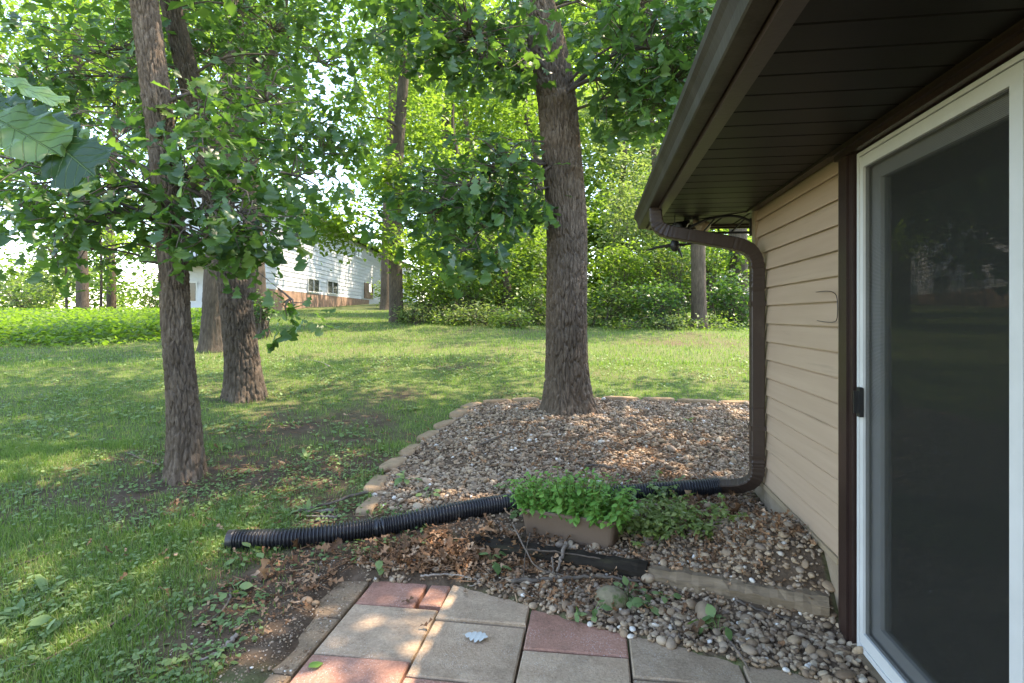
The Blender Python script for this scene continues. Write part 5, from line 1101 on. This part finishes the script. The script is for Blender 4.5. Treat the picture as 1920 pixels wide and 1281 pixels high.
stick([(900, 840), (935, 825), (960, 815)], .010, 'dark stick on the gravel left of the large oak', 'twig_dark', .03)
stick([(1150, 885), (1120, 880), (1085, 882)], .012, 'rotting branch piece on the gravel behind the mint', 'twig_dark', .03)
def rock(px, py, r, label, mt, seed, sq=(1, .85, .7), t=None):
    p = G(px, py); k = depth_of(p) / FPX * r; V = lumpy(ICO2[0], .18, seed) * np.array(sq) * k
    import bmesh
    p = p + np.array([0, 0, k * sq[2] * .35]); mb = MB(); mb.add(V + p, ICO2[1]); o = mb.build('stone', M[mt], None, True, p)
    md = o.modifiers.new('round', 'SUBSURF'); md.levels = 1; md.render_levels = 1
    return tag(o, label, 'stone')
rock(1146, 1132, 34, 'mossy rounded stone half sunk in the front gravel', 'moss_stone', 3)
rock(1322, 1158, 26, 'brown wedge shaped stone in the front gravel', 'boulder', 8, (.75, 1.3, .8))
rock(1400, 1165, 16, 'brown stone in the gravel right of the wedge stone', 'boulder', 12)
rock(575, 1130, 13, 'grey angular stone on bare soil left of the red paver', 'boulder', 17)
rock(592, 1133, 8, 'small tan stone beside the grey angular stone on soil', 'edge', 19)
rock(1365, 1040, 14, 'flat tan stone in the gravel near the wall', 'boulder', 23)
rock(1395, 1178, 10, 'small round stone near the weathered timber end', 'edge', 29)
def weed(px, py, n_, size, label, mt='weed', tpl='broad', hgt=.06, name='weed', dz=0., cat='weed'):
    p = G(px, py); root = empty(name, p, label, cat); st = MB(); mb = MB(); T = []; Ms_ = []
    for k in range(n_):
        az = rng.uniform(0, 6.28); r = rng.uniform(.1, 1) * size * 1.6; tip = p + np.array([math.cos(az) * r, math.sin(az) * r, rng.uniform(.3, 1) * hgt + dz])
        if tpl == 'long': tip = p + np.array([math.cos(az), math.sin(az), .6]) * .004
        else: st.n = 0; sb = MB(); tube(sb, [p + np.array([0, 0, -.01]), (p + tip) / 2 + np.array([0, 0, .01]), tip], .0015, 4, False); sb.build('stem', M[mt], root)
        T.append(tip); pit = rng.normal(.7, .25) if tpl == 'long' else rng.normal(.1, .3)
        Ms_.append(leafM(np.array([az]), np.array([pit]), np.array([rng.normal(0, .3)]), np.array([size * rng.uniform(.7, 1.3)]))[0])
    tp = LONG if tpl == 'long' else None; lm_ = MB().add(*(LONG if tpl == 'long' else BROAD[1]), 0.0).mesh('leaf', M[mt], (0, 0, 0), True)
    if st.n: st.build('stem', M[mt], root)
    for T1, M1 in zip(T, Ms_): place('leaf', lm_, root, T1, M1)
WD = [(575, 965, 9, .10, 'upright plantain weed in the lawn behind the pipe', 'long'), (538, 968, 9, .08, 'plantain tuft left of the stick pile behind the pipe', 'long'), (512, 965, 7, .06, 'small plantain tuft in the grass above the pipe', 'long'), (575, 862, 9, .10, 'pale plantain rosette on the soil left of the edging', 'long'), (560, 1020, 8, .05, 'leafy weed hugging the front of the pipe', 'broad'),
      (470, 1045, 9, .055, 'round leaved weed under the open pipe end', 'broad'), (445, 1032, 5, .08, 'grass like weed at the open pipe end', 'long'), (760, 905, 10, .06, 'tall leafy weed at the inner side of the edging stones', 'broad'), (800, 935, 5, .05, 'two leafed weed in the gravel left of the mint', 'broad'), (710, 1062, 5, .05, 'lobed green weed in the leaf litter before the pipe', 'broad'),
      (920, 1060, 8, .055, 'light green seedling in the litter left of the dark timber', 'broad'), (1180, 1125, 9, .055, 'heart leaved weed right of the mossy stone', 'broad'), (1215, 1140, 7, .06, 'large round leaved weed in the front gravel', 'broad'), (1110, 1160, 6, .04, 'clover like weed at the foot of the mossy stone', 'broad'), (1345, 1185, 10, .055, 'dark leaved weed in front of the wedge stone', 'broad'), (1245, 1130, 5, .04, 'small weed in the gravel below the timber joint', 'broad'),
      (1080, 1165, 5, .03, 'tiny clover at the edge of the dark red paver', 'broad'), (975, 965, 9, .05, 'dark leaved weed at the left end of the planter', 'broad'), (955, 920, 9, .05, 'bluish leafy weed behind the pipe beside the mint', 'broad'), (1310, 985, 6, .05, 'broad leaved weed in the gravel right of the sprawling herb', 'broad'), (445, 1120, 9, .05, 'lush seedling on the soil left of the pavers', 'broad'), (255, 985, 5, .07, 'single plantain in the lawn at left', 'long'), (85, 1115, 9, .10, 'large plantain in the lawn at the lower left', 'long'), (40, 1160, 8, .09, 'bushy plantain at the lower left corner of the lawn', 'long'), (115, 1175, 8, .06, 'broad weed between the plantains at lower left', 'broad'), (200, 1130, 6, .09, 'upright plantain in the lawn right of the large one', 'long'), (1290, 790, 10, .06, 'grassy weed patch on the gravel right of the large oak', 'long'), (770, 770, 10, .07, 'weed tuft on soil left of the far edging', 'broad')]
for wd in WD: weed(*wd[:5], tpl=wd[5])
def sprawl(px, py, n_, sx, sy, label, mt):
    p = G(px, py); root = empty('sprawling_herb', p, label, 'plant'); st = MB(); mb = MB()
    for k in range(n_):
        b_ = p[:2] + rng.normal(0, 1, 2) * np.array([sx, sy]); b_ = np.array([min(b_[0], 1.0), b_[1]]); g = float(gh(*b_)); a = rng.uniform(0, 6.28); l_ = rng.uniform(.06, .17)
        P = resample([(b_[0], b_[1], g), (b_[0] + math.cos(a) * l_ * .4, b_[1] + math.sin(a) * l_ * .4, g + l_ * .6), (b_[0] + math.cos(a) * l_, b_[1] + math.sin(a) * l_, g + l_ * .75)], 8); tube(st, P, .0016, 4, False)
        m_ = 16; i_ = rng.integers(1, 8, m_); T = P[i_]; mb.inst(*BROAD[1], leafM(rng.uniform(0, 6.28, m_), rng.normal(-.1, .4, m_), rng.normal(0, .4, m_), rng.uniform(.016, .038, m_)), T, rng.random(m_))
    tag(st.build('stems', M['sprig'], root), kind='stuff'); tag(mb.build('foliage', M[mt], root, True), kind='stuff')
sprawl(1235, 985, 60, .13, .12, 'sprawling yellow green herb on the gravel right of the planter', 'sprig')
sprawl(1195, 1000, 40, .07, .08, 'low dense herb tucked against the right end of the planter', 'sprig')
sprawl(1305, 1000, 34, .09, .09, 'thin pale herb nearest the wall, right of the planter', 'sprig')
sprawl(1225, 935, 26, .08, .05, 'herb stems growing over the drain pipe right of the mint', 'weed')

# ------------------------------------------------------------------ large leaves hanging close to the camera at the left
br = empty('oak_branch', W(-60, 240, 1.05), 'oak branch with large glossy leaves hanging close at the left edge', 'branch')
mb = MB(); tube(mb, resample([W(-900, 60, 1.6), W(-400, 120, 1.3), W(-160, 215, 1.08), W(-40, 228, 1.03), W(62, 232, 1.02)], 16), np.linspace(.012, .003, 16), 8); mb.build('twig', M['limb'], br, True)
def bigleaf(p0, p1, t0, t1, wscale, roll, v=0):
    a = W(*p0, t0); b_ = W(*p1, t1); d = b_ - a; L_ = np.linalg.norm(d); a_ = d / L_
    view = unit((a + b_) / 2 - np.array([0, 0, CAMZ])); n = unit(-view - a_ * np.dot(-view, a_)); s_ = np.cross(n, a_)
    c, s2 = math.cos(roll), math.sin(roll); n2 = n * c + s_ * s2; s3 = np.cross(n2, a_)
    Mx = np.stack([a_ * L_, s3 * L_ * wscale, n2 * L_], 1)
    o = place('leaf', BLM[v], br, a, Mx)
    mb = MB()
    return o
BLM = []
for c, f, w in ((.10, .22, .03), (.22, .35, .035)):
    s = np.linspace(0, 1, 15); s = np.linspace(0, 1, 31); wd_ = np.interp(s, [0, .08, .2, .28, .4, .48, .6, .68, .8, .9, 1], [.01, .02, .16, .12, .28, .20, .38, .29, .40, .28, .03])
    n = len(s); cols = [-1, -.5, 0, .5, 1]; V = []
    for q, k in enumerate(cols):
        V.append(np.stack([s + .06 * abs(k) * (wd_ > .15) , k * wd_, -c * s ** 2 + f * abs(k) * wd_ - .6 * (k * wd_) ** 2 + w * np.sin(s * 26 + q) * abs(k) - .012 * (k == 0)], 1))
    V = np.concatenate(V); i = np.arange(n - 1); Fq = np.concatenate([np.stack([q * n + i, q * n + i + 1, (q + 1) * n + i + 1, (q + 1) * n + i], 1) for q in range(4)])
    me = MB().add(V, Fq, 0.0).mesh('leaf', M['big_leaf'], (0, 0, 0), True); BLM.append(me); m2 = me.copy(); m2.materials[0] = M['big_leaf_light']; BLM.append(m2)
bigleaf((62, 232), (165, 318), 1.02, .98, .95, .1, 0)
bigleaf((-62, 200), (90, 252), 1.0, .96, .85, .75, 3)
bigleaf((10, 195), (130, 232), 1.1, 1.08, .6, .9, 2)
bigleaf((-50, 130), (120, 182), .98, 1.0, .55, 1.2, 1)
bigleaf((-60, 185), (38, 200), 1.12, 1.1, .8, .8, 2)
bigleaf((100, 240), (62, 300), 1.06, 1.04, .8, -.7, 2)
bigleaf((20, 220), (148, 238), 1.15, 1.12, .5, 1.1, 3)
print('tris', sum(len(o.data.loops) - 2 * len(o.data.polygons) for o in S.objects if o.type == 'MESH'), 'objs', len(S.objects))
